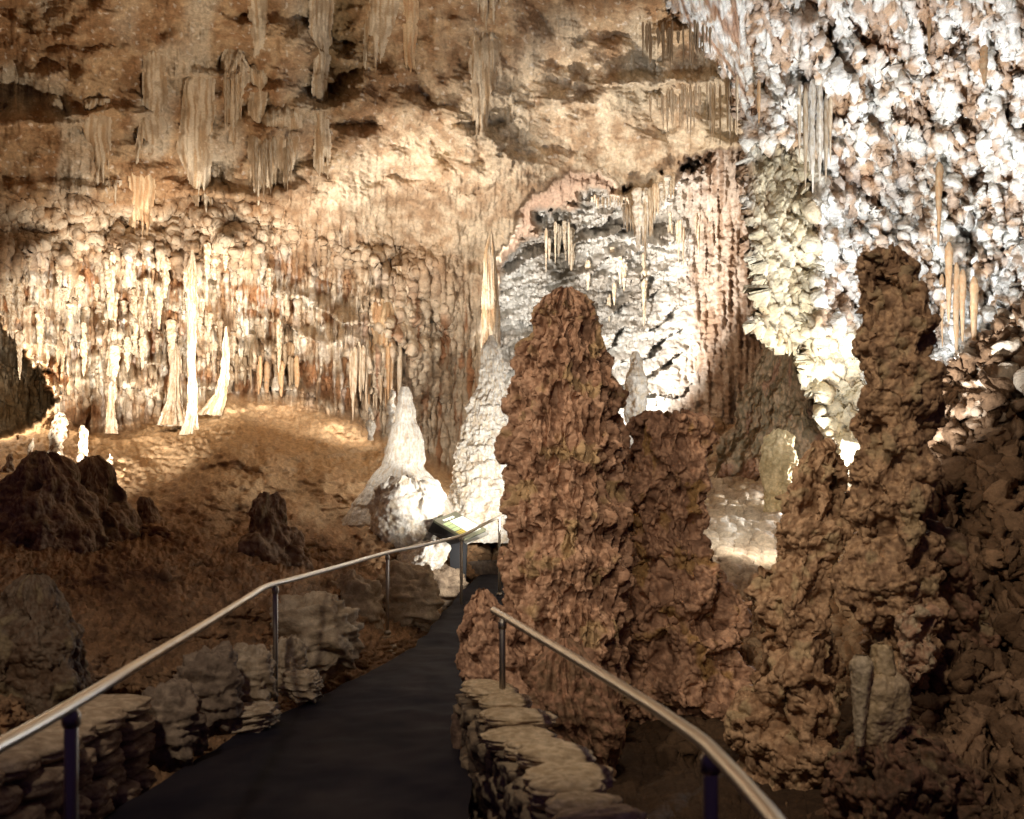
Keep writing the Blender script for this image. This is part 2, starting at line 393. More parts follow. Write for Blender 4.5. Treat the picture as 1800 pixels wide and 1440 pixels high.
addw(H, np.clip(A_rm + A_gr, 0, 1), lambda x, y: .018 * domes(x / 9, y / 9, 16))
add(H, ceil_m + dome_m * .6, lambda x, y: .022 * fbm((x + y * .4) / 16, (y - x * .4) / 6, 3, 63))
add(H, A_wall * (1 - .6 * ceil_m), lambda x, y: .045 * fbm(x / 9, y / 30, 3, 66))
add(H, A_alc, lambda x, y: .04 * fbm(x / 10, y / 8, 3, 67))
add(H, A_gl, lambda x, y: .045 * fbm(x / 14, y / 6, 3, 68))
PT = displace(PT, H, sgn=SG, k=D / 20); H3 = H

# colour of the rock, with some light and shade painted in
big = fbm(PX / 90, PY / 90, 4, 101); med = fbm(PX / 22, PY / 22, 4, 107); strk = fbm(PX / 9, PY / 130, 3, 109); fine = fbm(PX / 5, PY / 5, 2, 113)
Cc = np.empty(PX.shape + (3,), f32); Cc[:] = CLAY
Cc = mixc(Cc, mixc(CLAY * 1.1, TAN, sstep(-.35, .6, big + .5 * med)), A_wall)
Cc = mixc(Cc, CREAM, A_wall * dome_m * (.25 + .6 * sstep(-.7, .7, med * .7 + .5 * big)))  # cream also brightens the lit dome and ceiling block by colour
drip_zone = np.clip(ceil_m * sstep(.1, .5, fbm(PX / 130, PY / 220, 2, 70) + .25 * blob(330, 240, 300, 100)), 0, 1)
Cc = mixc(Cc, CREAM * .8, drip_zone * .8)
Cc = mixc(Cc, C(.80, .74, .66), ceil_m * sstep(.95, 1.1, fbm(PX / 11, PY / 9, 2, 131) * 1.6) * .5)
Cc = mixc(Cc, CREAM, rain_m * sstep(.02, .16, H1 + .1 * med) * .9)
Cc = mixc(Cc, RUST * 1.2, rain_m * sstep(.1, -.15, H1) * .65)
Cc = mixc(Cc, WHITE, rain_m * sstep(0, .5, strk + med * .3) * .6)
Cc = mixc(Cc, CLAY * 1.3, rain_m * sstep(-.15, -.55, strk) * .55)
Cc = mixc(Cc, CLAY * 1.2, rain_m * sstep(.05, .5, fbm(PX / 70, PY / 60, 3, 161)) * .6)  # brown patches in the colour break up the lamp's hot spots
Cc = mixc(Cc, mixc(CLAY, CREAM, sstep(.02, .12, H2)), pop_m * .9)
Cc = mixc(Cc, mixc(CREAM, RUST, sstep(.1, .6, strk)), A_wall * sstep(620, 660, PX) * sstep(470, 560, PY) * .7)
Cc = mixc(Cc, mixc(C(.68, .64, .58), C(.46, .41, .35), sstep(-.3, .4, big + med * .7)), A_alc)
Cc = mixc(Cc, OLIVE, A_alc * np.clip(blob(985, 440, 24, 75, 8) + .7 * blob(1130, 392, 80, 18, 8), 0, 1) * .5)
Cc = mixc(Cc, mixc(C(.32, .21, .14), C(.52, .41, .32), sstep(-.3, .4, strk + .4 * med)), A_alc * sstep(1170, 1260, PX + WX * 40))
Cc = mixc(Cc, C(.20, .125, .085), A_lip * (1 - A_alc) * .9)  # reddish lip underside, its shade painted in as a darker colour
Cc = mixc(Cc, mixc(mixc(CLAY * 1.3, TAN * 1.05, sstep(-.5, .4, .6 * med + big)), C(.62, .43, .25), sstep(930, 780, PY) * .75), A_gl)  # upper slope tinted lighter to stand in for lamplight
Cc = mixc(Cc, mixc(DARK * 1.5, CLAY * 1.15, sstep(-.4, .3, med)), rough_gl * .85)
Cc = mixc(Cc, mixc(mixc(CLAY, TAN, sstep(-.3, .6, med)), DARK * .5, sstep(1180, 1260, PY + WX * 20)), A_gr)  # near-black towards the bottom is shade put into the floor colour
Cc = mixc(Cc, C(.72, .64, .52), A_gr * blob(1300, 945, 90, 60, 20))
rwc = mixc(mixc(C(.55, .38, .25), C(.82, .79, .73), sstep(-.5, .0, .6 * med + 1.2 * (H2 - .03) + .6 * fbm(PX / 30, PY / 60, 3, 33))), C(.40, .25, .15), hole * .8)
rb = sstep(420, 250, PY) * sstep(1640, 1540, PX) * sstep(.1, .02, np.abs(gnoise((PX - .52 * PY + 20 * gnoise(PX / 120, PY / 120, 30)) / 90, (PX * .5 + PY) / 520, 31)))
rwc = mixc(rwc, C(.42, .24, .14), rb * .9)
rwc = mixc(rwc, C(.44, .28, .17), sstep(.12, .5, fbm((PX - .3 * PY) / 17, PY / 85, 3, 151)) * .8)
Cc = mixc(Cc, rwc, A_rw)
Cc = mixc(Cc, mixc(C(.42, .31, .18), C(.66, .57, .38), sstep(.03, .09, H2)), yel_m * .85)
Cc = mixc(Cc, mixc(DARK * 1.2, C(.28, .17, .095), sstep(-.3, .5, med + big)), A_rm)
Cc = mixc(Cc, CREAM, A_rm * sstep(800, 640, PY) * sstep(.1, .5, med) * .8)  # cream flecks towards the ridge paint its lit fringe
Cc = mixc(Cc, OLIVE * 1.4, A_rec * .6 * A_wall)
Cc = mixc(Cc, OLIVE * 1.3, blob(590, 60, 42, 110) * A_wall * .8)  # shade of the ceiling recess put into its colour
Cc = np.clip(Cc * (1 + .18 * fine)[..., None], .01, .85)

# objects cut from the sheet along natural limits
qx = PX[:-1, :-1]; 
def q(a): return a[:-1, :-1] > .5
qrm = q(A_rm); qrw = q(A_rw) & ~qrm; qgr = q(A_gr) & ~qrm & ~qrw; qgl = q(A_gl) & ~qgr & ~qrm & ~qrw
qal = q(A_alc) & ~qgl & ~qgr & ~qrm & ~qrw
rest = ~(qrm | qrw | qgr | qgl | qal)
qce = rest & (PY[:-1, :-1] < 330 + 25 * WX[:-1, :-1]); qwa = rest & ~qce
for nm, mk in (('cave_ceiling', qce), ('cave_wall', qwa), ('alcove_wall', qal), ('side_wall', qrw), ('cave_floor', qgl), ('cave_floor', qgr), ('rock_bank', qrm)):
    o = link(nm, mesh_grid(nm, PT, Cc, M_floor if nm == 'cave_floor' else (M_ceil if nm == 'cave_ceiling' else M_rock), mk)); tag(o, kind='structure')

def shell_depth(px, py):
    i = int(np.searchsorted(ys, py)); j = int(np.searchsorted(xs, px)); return float(PT[i, j, 1])
# ------------------------------------------------------------------ formations (lathed from their outline, displaced in steps)
def formation(name, prof, Y, steps, colfn, dr=1.0, res=2.0, mat=None, lean=0, parent=None, yslope=0.0, seed=0):
    """prof: rows (py, x_left, x_right) from the top down; Y centre distance; steps: list of fn(s_px, y_px)->height px"""
    prof = np.array(prof, float); m = Y / F; n = None
    H_ = prof[-1, 0] - prof[0, 0]; Wm = (prof[:, 2] - prof[:, 1]).max()
    nz = max(24, int(H_ / res)); nt = max(24, int(math.pi * Wm / res))
    py = np.linspace(prof[0, 0], prof[-1, 0], nz)
    # smooth interpolation of the outline
    def ip(v):
        a = np.interp(py, prof[:, 0], v); k = max(1, min(int(nz / len(prof) / 3), int(9 / res)))
        if k > 1:
            pad = np.concatenate([np.full(k, a[0]), a, np.full(k, a[-1])]); a = np.convolve(pad, np.ones(2 * k + 1) / (2 * k + 1), 'valid')
        return a
    xl = ip(prof[:, 1]); xr = ip(prof[:, 2])
    cx = (xl + xr) / 2; hw = np.maximum((xr - xl) / 2, .3)
    # rounded ends where the outline does not already close
    th = np.linspace(0, 2 * np.pi, nt, endpoint=False) + np.pi / 2
    T, Zr = np.meshgrid(th, py)
    wob = 1 + .05 * np.sin(3 * T + seed) + .04 * np.sin(5 * T + Zr / 60 + seed)
    Xp = cx[:, None] + hw[:, None] * np.cos(T) * wob
    Yw = Y + hw[:, None] * m * dr * np.sin(T) * wob + (HY - Zr) * 0 + yslope * (Zr - prof[-1, 0]) * m
    pts = np.stack([(Xp - CX) * m, Yw, EYE + (HY - Zr) * m], -1).astype(f32)
    Rr = Wm / 2
    S = ((T - 1.5 * np.pi) * Rr).astype(f32) + seed * 331.0; Zq = Zr.astype(f32) + seed * 97.0
    endf = np.minimum(1, np.minimum(hw / (Rr * .5 + 1), 1))[:, None].astype(f32)
    n = normals(pts, True); c = np.array([0, 0, 0])
    mid = nz // 2
    sg = 1.0 if (n[mid, nt // 2] * np.array([0, -1, 0])).sum() > 0 else -1.0
    hs = []
    for fn in steps:
        p3 = fn.__code__.co_argcount == 1
        h = (fn(pts / m) if p3 else fn(S, Zq)).astype(f32); h = (h - np.percentile(h, 72)) * m * endf
        if p3:
            sm = pts.copy()
            for _ in range(8):
                sm = (sm + np.roll(sm, 1, 1) + np.roll(sm, -1, 1)) / 3
                sm[1:-1] = (sm[1:-1] + sm[2:] + sm[:-2]) / 3
            pts = pts + normals(sm, True) * (h * sg)[..., None]; hs.append(h / m); continue
        pts = displace(pts, h, True, sg, nb=n if hs else None); hs.append(h / m)
    cols = np.clip(colfn(S, Zq, hs), .01, .85)
    me = mesh_grid(name, pts, cols, mat or M_form, wrap=True)
    o = link(name, me, parent)
    return o

def knob_steps(a=30, b=14, c=7, k=1.0, seed=0):
    def w(s, z, q): return s + q * .5 * gnoise(s / q * .8, z / q * .8, 5 + seed), z + q * .5 * gnoise(s / q * .8, z / q * .8, 9 + seed)
    def one(s, z):
        x, y = w(s, z, a)
        return k * a * (.65 * fbm(s / (a * 2.2), z / (a * 2.2), 2, seed + 1) + .25 * domes(x / a, y / (a * 1.1), seed + 2, .72))
    def oneb(p): return k * a * .8 * balls(p, a * 1.5, seed + 7)
    def two(p): return k * b * .62 * balls(p, b * 1.15, seed + 3)
    def thr(p): return k * c * .55 * balls(p, c * 1.1, seed + 4)
    return [one, oneb, two, thr] if a > 20 else [one, two, thr]
def knob_col(base, tip, alt=None, seed=0):
    def fn(s, z, hs):
        t = fbm(s / 40, z / 40, 3, 200 + seed); u = fbm(s / 10, z / 10, 3, 210 + seed)
        c = mixc(base, tip, sstep(-.4, .5, t * .6 + u * .6))
        if alt is not None: c = mixc(c, alt, sstep(.25, .6, fbm(s / 60, z / 60, 3, 220 + seed)) * .7)
        return c * (1 + .15 * u)[..., None]
    return fn
BROWN = C(.25, .132, .076); BROWN2 = C(.43, .25, .15); OLV = C(.34, .245, .13)

def thing(name, label, cat, *a, **k):
    g = k.pop('group', None)
    return tag(formation(name, *a, **k), label, cat, g)

# main stalagmite, in tiers with drip skirts
def main_tiers(s, z):
    lv = np.array([560, 640, 700, 800, 905, 1010, 1120, 1240], f32)
    o = 0
    for i, y0 in enumerate(lv):
        yy = z - (y0 + 38 * gnoise(s / 55, 0 * z + i * 3.3, i))
        o = o + (11 + 7 * gnoise(s / 60, 0 * z + i * 7.7, 4)) * sstep(-60, -4, yy) * sstep(16, 0, yy)
    return o + 11 * fbm(s / 55, z / 70, 3, 5)
thing('giant_stalagmite', 'giant brown domed stalagmite with tiers of dripping knobs in the middle of the cave', 'stalagmite',
      [(504, 990, 1000), (508, 974, 1014), (516, 958, 1028), (532, 944, 1042), (560, 932, 1054), (600, 924, 1062), (640, 915, 1068), (680, 902, 1082), (730, 893, 1092), (800, 888, 1098), (900, 888, 1100), (1000, 890, 1104), (1080, 884, 1106), (1150, 886, 1104), (1230, 896, 1102), (1300, 930, 1088), (1370, 945, 1075)], 8.6,
      [main_tiers,
       lambda s, z: (17 * drips(s / 32 + .35 * gnoise(s / 30, z / 60, 2), z / 120, 31, wid=.5) + 11 * drips(s / 15 + .5 * gnoise(s / 24, z / 34, 5), z / 62, 36, wid=.5)) * (.3 + .7 * sstep(570, 660, z)) + 8 * fbm(s / 30, z / 40, 3, 17) + 7 * (1 - 2.4 * np.abs(gnoise(s / 13 + .8 * gnoise(s / 30, z / 50, 6), z / 85, 41))),
       lambda p: 7.5 * balls(p, 14, 34, 1.5) * 1.0,
       lambda p: 3.4 * balls(p, 7, 35, 1.2)],
      knob_col(C(.31, .165, .092), C(.52, .31, .19), C(.42, .285, .13), 1), res=1.4)
thing('knobby_stalagmite', 'short pink brown stalagmite lump against the left foot of the giant stalagmite', 'stalagmite',
      [(1035, 840, 850), (1042, 826, 870), (1070, 812, 900), (1120, 805, 930), (1180, 800, 960), (1240, 850, 1010), (1330, 900, 1040)], 8.3, knob_steps(26, 12, 6), knob_col(BROWN, BROWN2 * 1.1, None, 2), seed=2, res=1.8)
thing('drip_skirt', 'dark root-like skirt of drips at the giant stalagmite foot behind the low wall', 'stalagmite',
      [(1120, 985, 1000), (1150, 950, 1040), (1200, 926, 1070), (1250, 930, 1092), (1300, 965, 1096), (1340, 1010, 1085), (1370, 1030, 1070)], 7.9, [lambda s, z: 12 * fbm(s / 40, z / 40, 2, 3) + 12 * drips(s / 22, z / 90, 6, wid=.5), lambda p: 6 * balls(p, 15, 5, 1.8), lambda p: 2.5 * balls(p, 7, 6)], knob_col(DARK * 1.6, BROWN * 1.3), seed=3)
thing('knobby_stalagmite', 'orange brown coral-covered stalagmite just right of the giant stalagmite with a lit right edge', 'stalagmite',
      [(718, 1150, 1200), (726, 1120, 1238), (760, 1104, 1250), (800, 1100, 1246), (850, 1096, 1254), (880, 1094, 1236), (930, 1092, 1228), (975, 1090, 1262), (1010, 1092, 1275), (1060, 1094, 1300), (1120, 1090, 1320), (1200, 1090, 1330), (1300, 1100, 1340)], 9.6,
      knob_steps(34, 15, 7, 1.15, 3), knob_col(BROWN, BROWN2 * 1.2, OCHRE * .8, 3), seed=4, res=1.6)
thing('coral_pillar', 'tallest dark knobby pillar of cave coral standing in front of the bright white wall on the right', 'stalagmite',
      [(432, 1545, 1575), (440, 1522, 1600), (470, 1512, 1622), (540, 1508, 1636), (600, 1498, 1645), (680, 1505, 1652), (740, 1492, 1655), (800, 1500, 1650), (860, 1500, 1640), (950, 1480, 1650), (1050, 1480, 1660), (1150, 1540, 1650), (1210, 1560, 1630)], 7.6,
      knob_steps(42, 19, 8, 1.1, 7), knob_col(C(.22, .125, .065), C(.42, .26, .14), OLV, 5), seed=5, res=1.6)
thing('coral_pillar', 'lower dark knobby pillar left of the tallest one with its top beside the glowing tip', 'stalagmite',
      [(772, 1430, 1450), (780, 1412, 1474), (810, 1404, 1488), (870, 1390, 1490), (930, 1352, 1480), (1000, 1336, 1462), (1080, 1330, 1468), (1180, 1300, 1500), (1300, 1290, 1490), (1460, 1310, 1480)], 7.9,
      knob_steps(46, 20, 8, 1.1, 11), knob_col(C(.27, .15, .075), C(.45, .28, .155), OLV * 1.2, 6), seed=6, res=1.8)
thing('coral_mound', 'dark knobby rock mass between the two coral pillars down to the bottom edge', 'rock',
      [(860, 1500, 1560), (880, 1470, 1620), (960, 1500, 1700), (1040, 1520, 1720), (1120, 1560, 1740), (1250, 1600, 1780), (1480, 1560, 1800)], 8.3, knob_steps(50, 22, 9, 1.1, 15), knob_col(DARK * 1.3, BROWN * 1.1, OLV, 7), seed=7, res=2)
thing('coral_mound', 'dark lumpy rock in the bottom right foreground below the smooth twin stalagmite', 'rock',
      [(1270, 1520, 1590), (1290, 1490, 1640), (1340, 1470, 1700), (1480, 1440, 1760)], 6.0, knob_steps(46, 20, 9, 1.1, 19), knob_col(DARK * 1.1, BROWN, OLV, 8), seed=8, res=2)
o = thing('twin_stalagmite', 'smooth pale tan stalagmite with two rounded heads at lower right', 'stalagmite',
      [(1172, 1540, 1562), (1182, 1514, 1584), (1200, 1506, 1594), (1250, 1503, 1596), (1290, 1506, 1578), (1335, 1512, 1540)], 5.9,
      [lambda s, z: 3 * fbm(s / 30, z / 30, 3, 4), lambda s, z: .8 * fbm(s / 7, z / 7, 3, 6)], knob_col(C(.46, .33, .18), C(.58, .43, .26), None, 9), seed=9)
formation('stalagmite_head', [(1132, 1540, 1556), (1136, 1533, 1566), (1150, 1532, 1572), (1165, 1531, 1573), (1180, 1529, 1577), (1196, 1532, 1574)], 5.88, [lambda s, z: 1.5 * fbm(s / 14, z / 14, 3, 8)], knob_col(C(.46, .33, .17), C(.58, .43, .25), None, 9), parent=o)
formation('stalagmite_head', [(1152, 1506, 1522), (1156, 1498, 1532), (1170, 1494, 1537), (1192, 1497, 1532), (1240, 1499, 1526), (1310, 1503, 1518)], 5.8, [lambda s, z: 1.5 * fbm(s / 14, z / 14, 3, 9)], knob_col(C(.52, .40, .24), C(.62, .49, .32), None, 9), parent=o)
thing('hanging_coral', 'pale lumpy coral tongue just right of the smooth twin stalagmite', 'rock',
      [(1060, 1590, 1630), (1075, 1570, 1650), (1120, 1575, 1645), (1160, 1582, 1640), (1190, 1590, 1620), (1200, 1600, 1612)], 7.0, knob_steps(24, 12, 6, .9, 21), knob_col(BROWN2, C(.42, .32, .2), None, 10), seed=10)
thing('cone_stalagmite', 'broad dim olive brown cone stalagmite below the yellowish coral column', 'stalagmite',
      [(588, 1372, 1396), (600, 1350, 1418), (650, 1326, 1432), (700, 1308, 1446), (760, 1286, 1462), (820, 1260, 1480), (880, 1236, 1490), (950, 1210, 1490), (1010, 1190, 1490)], 18.2,
      [lambda s, z: 16 * fbm(s / 60, z / 60, 4, 4), lambda p: 8 * balls(p, 13, 6), lambda p: 3 * balls(p, 6, 8)], knob_col(C(.16, .11, .055), C(.27, .17, .09), C(.24, .11, .06), 11), seed=11, dr=.8, res=2)
thing('coral_lump', 'pale yellow coral knob lit on the flank of the dim cone stalagmite', 'coral',
      [(755, 1366, 1378), (760, 1350, 1392), (785, 1340, 1402), (830, 1337, 1404), (870, 1342, 1400), (905, 1350, 1390)], 14.6,
      knob_steps(17, 9, 5, .9, 23), knob_col(C(.5, .4, .22), C(.66, .55, .34), None, 12), seed=12, res=1.6)
# white pair, back column, tiny lit stalagmites
def wcol(s, z, hs):
    u = fbm(s / 14, z / 14, 3, 230); return mixc(mixc(WHITE, CREAM, sstep(-.2, .6, u)), TAN, sstep(.35, .7, fbm(s / 40, z / 25, 3, 240)) * .5)
thing('white_stalagmite', 'bright white tapering stalagmite with stacked rounded shoulders behind the sign', 'stalagmite',
      [(680, 706, 716), (685, 702, 722), (703, 698, 726), (707, 702, 722), (712, 696, 729), (735, 693, 731), (740, 698, 727), (746, 690, 735), (775, 682, 744), (812, 672, 747), (820, 668, 740), (830, 656, 752), (870, 628, 782), (910, 602, 800), (960, 572, 815), (1010, 545, 820)], 16.7,
      [lambda s, z: 1.8 * fbm(s / 60, z / 40, 3, 4) + 2.5 * ((z / 37 + .12 * gnoise(s / 40, z / 70, 3)) % 1.0) ** 1.5, lambda p: 1.6 * balls(p, 11, 5, .7), lambda p: 1.0 * balls(p, 5, 6)], lambda s, z, hs: mixc(wcol(s, z, hs), TAN * .8, sstep(850, 960, z + 20 * fbm(s / 20, z / 20, 2, 3)) * .85), res=1.5, dr=.7, seed=0)
thing('small_stalagmite', 'thin knobby white stalagmite touching the left side of the bright tapering one', 'stalagmite',
      [(685, 688, 692), (690, 682, 697), (730, 680, 698), (780, 678, 692), (800, 676, 690)], 17.6, knob_steps(9, 5, 3, .8), wcol, res=1.3, seed=13)
thing('small_stalagmite', 'little knobby pale stalagmite left of the bright tapering one on brown clay', 'stalagmite',
      [(716, 649, 652), (722, 645, 656), (750, 643, 659), (774, 646, 660)], 18.5, knob_steps(8, 5, 3, .8), wcol, res=1.3, seed=14)
thing('flowstone_mound', 'rounded white flowstone boulder at the foot of the bright tapering stalagmite', 'flowstone',
      [(838, 690, 740), (845, 668, 768), (870, 652, 784), (910, 648, 776), (940, 656, 766), (985, 662, 760), (1010, 680, 740)], 15.8,
      [lambda s, z: 7 * fbm(s / 36, z / 36, 3, 4) + 5 * domes(s / 34, z / 26, 9), lambda s, z: 1.8 * fbm(s / 9, z / 7, 3, 6)], wcol, res=1.5, seed=15, dr=.8)
thing('coral_patch', 'small patch of bright white cave coral just under the handrail left of the sign', 'cave coral',
      [(948, 745, 785), (960, 712, 792), (985, 695, 784), (1005, 700, 770), (1022, 712, 742)], 15.3, knob_steps(14, 8, 5, .8, 9), wcol, res=1.4, seed=19)
thing('flowstone_column', 'white cauliflower flowstone column between the bright stalagmite and the giant brown one', 'column',
      [(590, 860, 866), (612, 846, 880), (640, 844, 884), (690, 838, 890), (700, 826, 890), (770, 812, 894), (778, 804, 898), (830, 800, 906), (860, 796, 915), (900, 780, 925), (950, 760, 940)], 17.5,
      [lambda s, z: 6 * fbm(s / 30, z / 20, 3, 4) + 4 * sstep(.1, .5, gnoise(s / 60, z / 14, 3)), lambda p: 5 * balls(p, 12, 7, .7), lambda p: 2.4 * balls(p, 5.5, 8)], wcol, res=1.4, seed=16)
thing('fluted_column', 'slender fluted column rising to the ceiling above the white cauliflower flowstone', 'column',
      [(400, 862, 864), (440, 852, 872), (500, 848, 876), (560, 846, 880), (610, 848, 880), (640, 850, 878)], 20.6,
      [lambda s, z: 3.2 * np.abs(gnoise(s / 6, z / 160, 3)) + 2 * drips(s / 8, z / 60, 5), lambda s, z: 1.6 * domes(s / 5, z / 5, 7) * sstep(560, 620, z - 16 * 97)], lambda s, z, hs: mixc(mixc(CREAM, TAN, sstep(-.2, .4, fbm(s / 8, z / 40, 2, 3))), RUST, sstep(.3, .6, fbm(s / 5, z / 60, 2, 8)) * .5), res=1.4, seed=17)
thing('small_stalagmite', 'bright white stalagmite with a dark twin tip behind the giant one on its right', 'stalagmite',
      [(618, 1114, 1120), (630, 1108, 1128), (655, 1100, 1134), (670, 1098, 1142), (700, 1098, 1142), (740, 1100, 1130), (790, 1094, 1124)], 20, knob_steps(12, 6, 3, .7, 4), wcol, res=1.4, seed=18)

def ccol(s, z, hs): return mixc(mixc(CREAM, TAN, sstep(-.3, .5, fbm(s / 7, z / 50, 3, 231))), CLAY, sstep(.2, .7, fbm(s / 14, z / 30, 3, 241)) * .6)
thing('tall_column', 'tallest thin white column on the brightly lit left wall with a flared knobby foot', 'column',
      [(440, 336, 340), (476, 328, 346), (500, 328, 346), (560, 330, 344), (640, 330, 343), (700, 331, 346), (740, 326, 346), (765, 316, 346), (785, 292, 346), (798, 290, 344), (812, 296, 336)], 20.6,
      [lambda s, z: 6 * np.abs(gnoise(s / 7, z / 110, 3)) + 4 * drips(s / 9, z / 50, 4) + 3 * fbm(s / 20, z / 40, 3, 2), lambda s, z: 2 * fbm(s / 5, z / 9, 3, 5)], ccol, res=1.3, seed=19)
for prof, Y, lab, sd in [
    ([(628, 190, 202), (650, 189, 204), (700, 190, 203), (740, 188, 205), (762, 184, 208)], 21.2, 'stocky tan column under the left end of the lit wall', 20),
    ([(630, 300, 318), (670, 298, 316), (710, 294, 320), (735, 284, 330), (748, 278, 336)], 21.7, 'pale column with a flared foot left of the tallest thin column', 21),
    ([(600, 392, 402), (650, 388, 402), (690, 380, 398), (715, 362, 392), (730, 350, 388)], 21.5, 'leaning white column curving down right of the tallest thin column', 22)]:
    thing('short_column', lab, 'column', [(prof[0][0] - 26, (prof[0][1] + prof[0][2]) / 2 - 1, (prof[0][1] + prof[0][2]) / 2 + 1)] + prof, Y, [lambda s, z: 5 * fbm(s / 9, z / 60, 3, 3) + 4 * drips(s / 10, z / 50, 4), lambda s, z: 2 * fbm(s / 5, z / 9, 3, 5)], ccol, res=1.4, seed=sd)
sm = [([(725, 106, 110), (732, 98, 118), (760, 90, 120), (775, 87, 116), (800, 80, 108)], 17.6, 'largest lit coral stalagmite on the left slope'),
      ([(770, 56, 60), (778, 50, 62), (800, 49, 60), (828, 46, 62)], 16.2, 'narrow lit coral stalagmite at the far left of the slope'),
      ([(748, 143, 146), (756, 138, 152), (775, 138, 154), (812, 134, 156)], 17.6, 'lit coral stalagmite standing right of the largest on the left slope'),
      ([(794, 102, 106), (800, 98, 110), (820, 97, 112), (842, 94, 116)], 16.4, 'small lit coral stalagmite in front of the largest on the left slope'),
      ([(798, 16, 20), (806, 10, 24), (830, 2, 30)], 15.4, 'small pale stalagmite at the left edge on the slope'),
      ([(798, 192, 195), (802, 188, 198), (816, 186, 200)], 17.5, 'tiny lit stalagmite knob between the left slope and the clay mound')]
for i, (pr, Y, lab) in enumerate(sm):
    thing('small_stalagmite', lab, 'stalagmite', pr, Y, knob_steps(11, 6, 3, .9, i), lambda s, z, hs: mixc(CREAM, CLAY, sstep(0, .5, fbm(s / 9, z / 9, 3, 3))), res=1.3, seed=24 + i)
mounds = [([(792, 60, 90), (800, 40, 110), (850, 10, 150), (920, -20, 180), (980, -50, 200)], 12.6, 'dark rounded rock mound at the left edge below the lit small stalagmites'),
          ([(800, 150, 170), (812, 136, 190), (860, 110, 216), (930, 80, 250), (990, 60, 270)], 13.3, 'dark olive rock mound right of the left edge mound'),
          ([(866, 464, 480), (872, 448, 492), (890, 442, 494), (915, 432, 510), (950, 420, 530), (1010, 410, 540)], 12.9, 'dark square-topped rock mound in the middle of the brown clay slope'),
          ([(872, 246, 260), (878, 242, 274), (900, 238, 282), (930, 236, 300), (965, 230, 320)], 13.6, 'low dark rock between the olive mound and the square-topped mound'),
          ([(1008, 50, 70), (1016, 30, 90), (1060, 0, 120), (1120, -30, 145), (1200, -40, 150), (1290, -40, 160)], 6.8, 'large dark knobby boulder in the left foreground above the handrail')]
for i, (pr, Y, lab) in enumerate(mounds):
    thing('rock_mound', lab, 'rock', pr, Y, knob_steps(30, 12, 6, .75, 30 + i), knob_col(DARK * (1.0 if i == 4 else 1.9), C(.38, .27, .17) * (.45 if i == 4 else 1), OLIVE * 1.4, 30 + i), res=2, seed=31 + i)

# ------------------------------------------------------------------ draperies and hanging clusters on the ceiling
def dcol(s, z, hs):
    t = fbm(s / 6, z / 90, 3, 301); return mixc(mixc(CREAM * .9, TAN * .9, sstep(-.2, .5, t)), C(.34, .25, .16), sstep(-.1, .5, fbm(s / 26, z / 30, 3, 305)) * .7)
def ocol(s, z, hs):
    return mixc(C(.46, .28, .15), C(.62, .47, .30), sstep(-.3, .4, fbm(s / 6, z / 70, 3, 301)))
def dsteps(k=1.0, fl=8):
    return [lambda s, z: k * (5 * np.abs(gnoise(s / fl, z / 160, 3)) * 1.5 + 3 * drips(s / (fl * 1.2), z / 60, 5)), lambda s, z: k * 1.6 * fbm(s / 5, z / 9, 3, 9)]
drap = [([(60, 832, 874), (72, 828, 878), (130, 830, 870), (160, 832, 866), (215, 834, 852), (262, 838, 850)], 'long grey fluted drapery hanging in the upper middle of the ceiling', dcol),
        ([(-60, 838, 880), (0, 840, 878), (20, 844, 872), (44, 860, 870)], 'short pointed drapery at the top edge above the long grey fluted one', dcol),
        ([(-80, 706, 734), (0, 712, 730), (60, 714, 728), (112, 718, 724)], 'thin tan stalactite hanging from the top edge left of the long grey drapery', ocol),
        ([(-80, 650, 720), (0, 652, 700), (60, 645, 684), (110, 642, 668), (128, 648, 656)], 'wide smooth drapery at the top edge between two thin ones', dcol),
        ([(-60, 440, 472), (0, 442, 466), (50, 444, 462), (90, 448, 456)], 'pale stalactite at the top edge left of the dark recess', dcol),
        ([(-60, 548, 590), (0, 550, 584), (80, 552, 578), (130, 556, 572), (200, 556, 574), (300, 556, 580), (335, 562, 570)], 'long grey flowstone strip right of the dark recess', dcol),
        ([(90, 258, 284), (140, 256, 288), (200, 254, 286), (230, 246, 290), (260, 240, 270), (305, 234, 244)], 'grey flowstone with a hooked tip on the upper left ceiling', dcol),
        ([(178, 150, 186), (210, 150, 192), (240, 156, 194), (280, 166, 188), (328, 176, 184)], 'tapered ribbed drapery under the far left ledge', dcol),
        ([(108, 352, 372), (140, 332, 374), (200, 322, 372), (260, 316, 366), (300, 330, 366), (350, 346, 370), (392, 364, 371)], 'widest grey ribbed drapery in the upper left', dcol),
        ([(120, 440, 466), (180, 442, 462), (250, 440, 458), (330, 442, 456), (350, 446, 452)], 'narrow flowstone strip left of the dark capped drapery', dcol),
        ([(188, 476, 512), (200, 466, 528), (250, 458, 520), (290, 452, 512), (335, 446, 494), (350, 452, 470)], 'pale fringed drapery with a dark rocky cap', dcol),
        ([(90, 396, 420), (120, 392, 436), (150, 400, 434), (200, 404, 416), (250, 408, 412)], 'thin forked stalactite right of the widest grey drapery', dcol),
        ([(322, 186, 212), (345, 188, 208), (370, 196, 204)], 'small white wedge drapery above the lit left wall', dcol),
        ([(530, 656, 678), (560, 654, 688), (590, 662, 692), (620, 656, 680), (650, 656, 668)], 'orange folded drapery glowing on the middle wall', ocol),
        ([(470, 690, 722), (520, 692, 716), (560, 686, 712), (590, 690, 706), (612, 694, 700)], 'knobby white hanging cone right of the orange folded drapery', ccol),
        ([(300, 228, 264), (340, 230, 268), (400, 232, 262), (440, 236, 256)], 'rust streaked drapery above the lit left wall', ocol)]
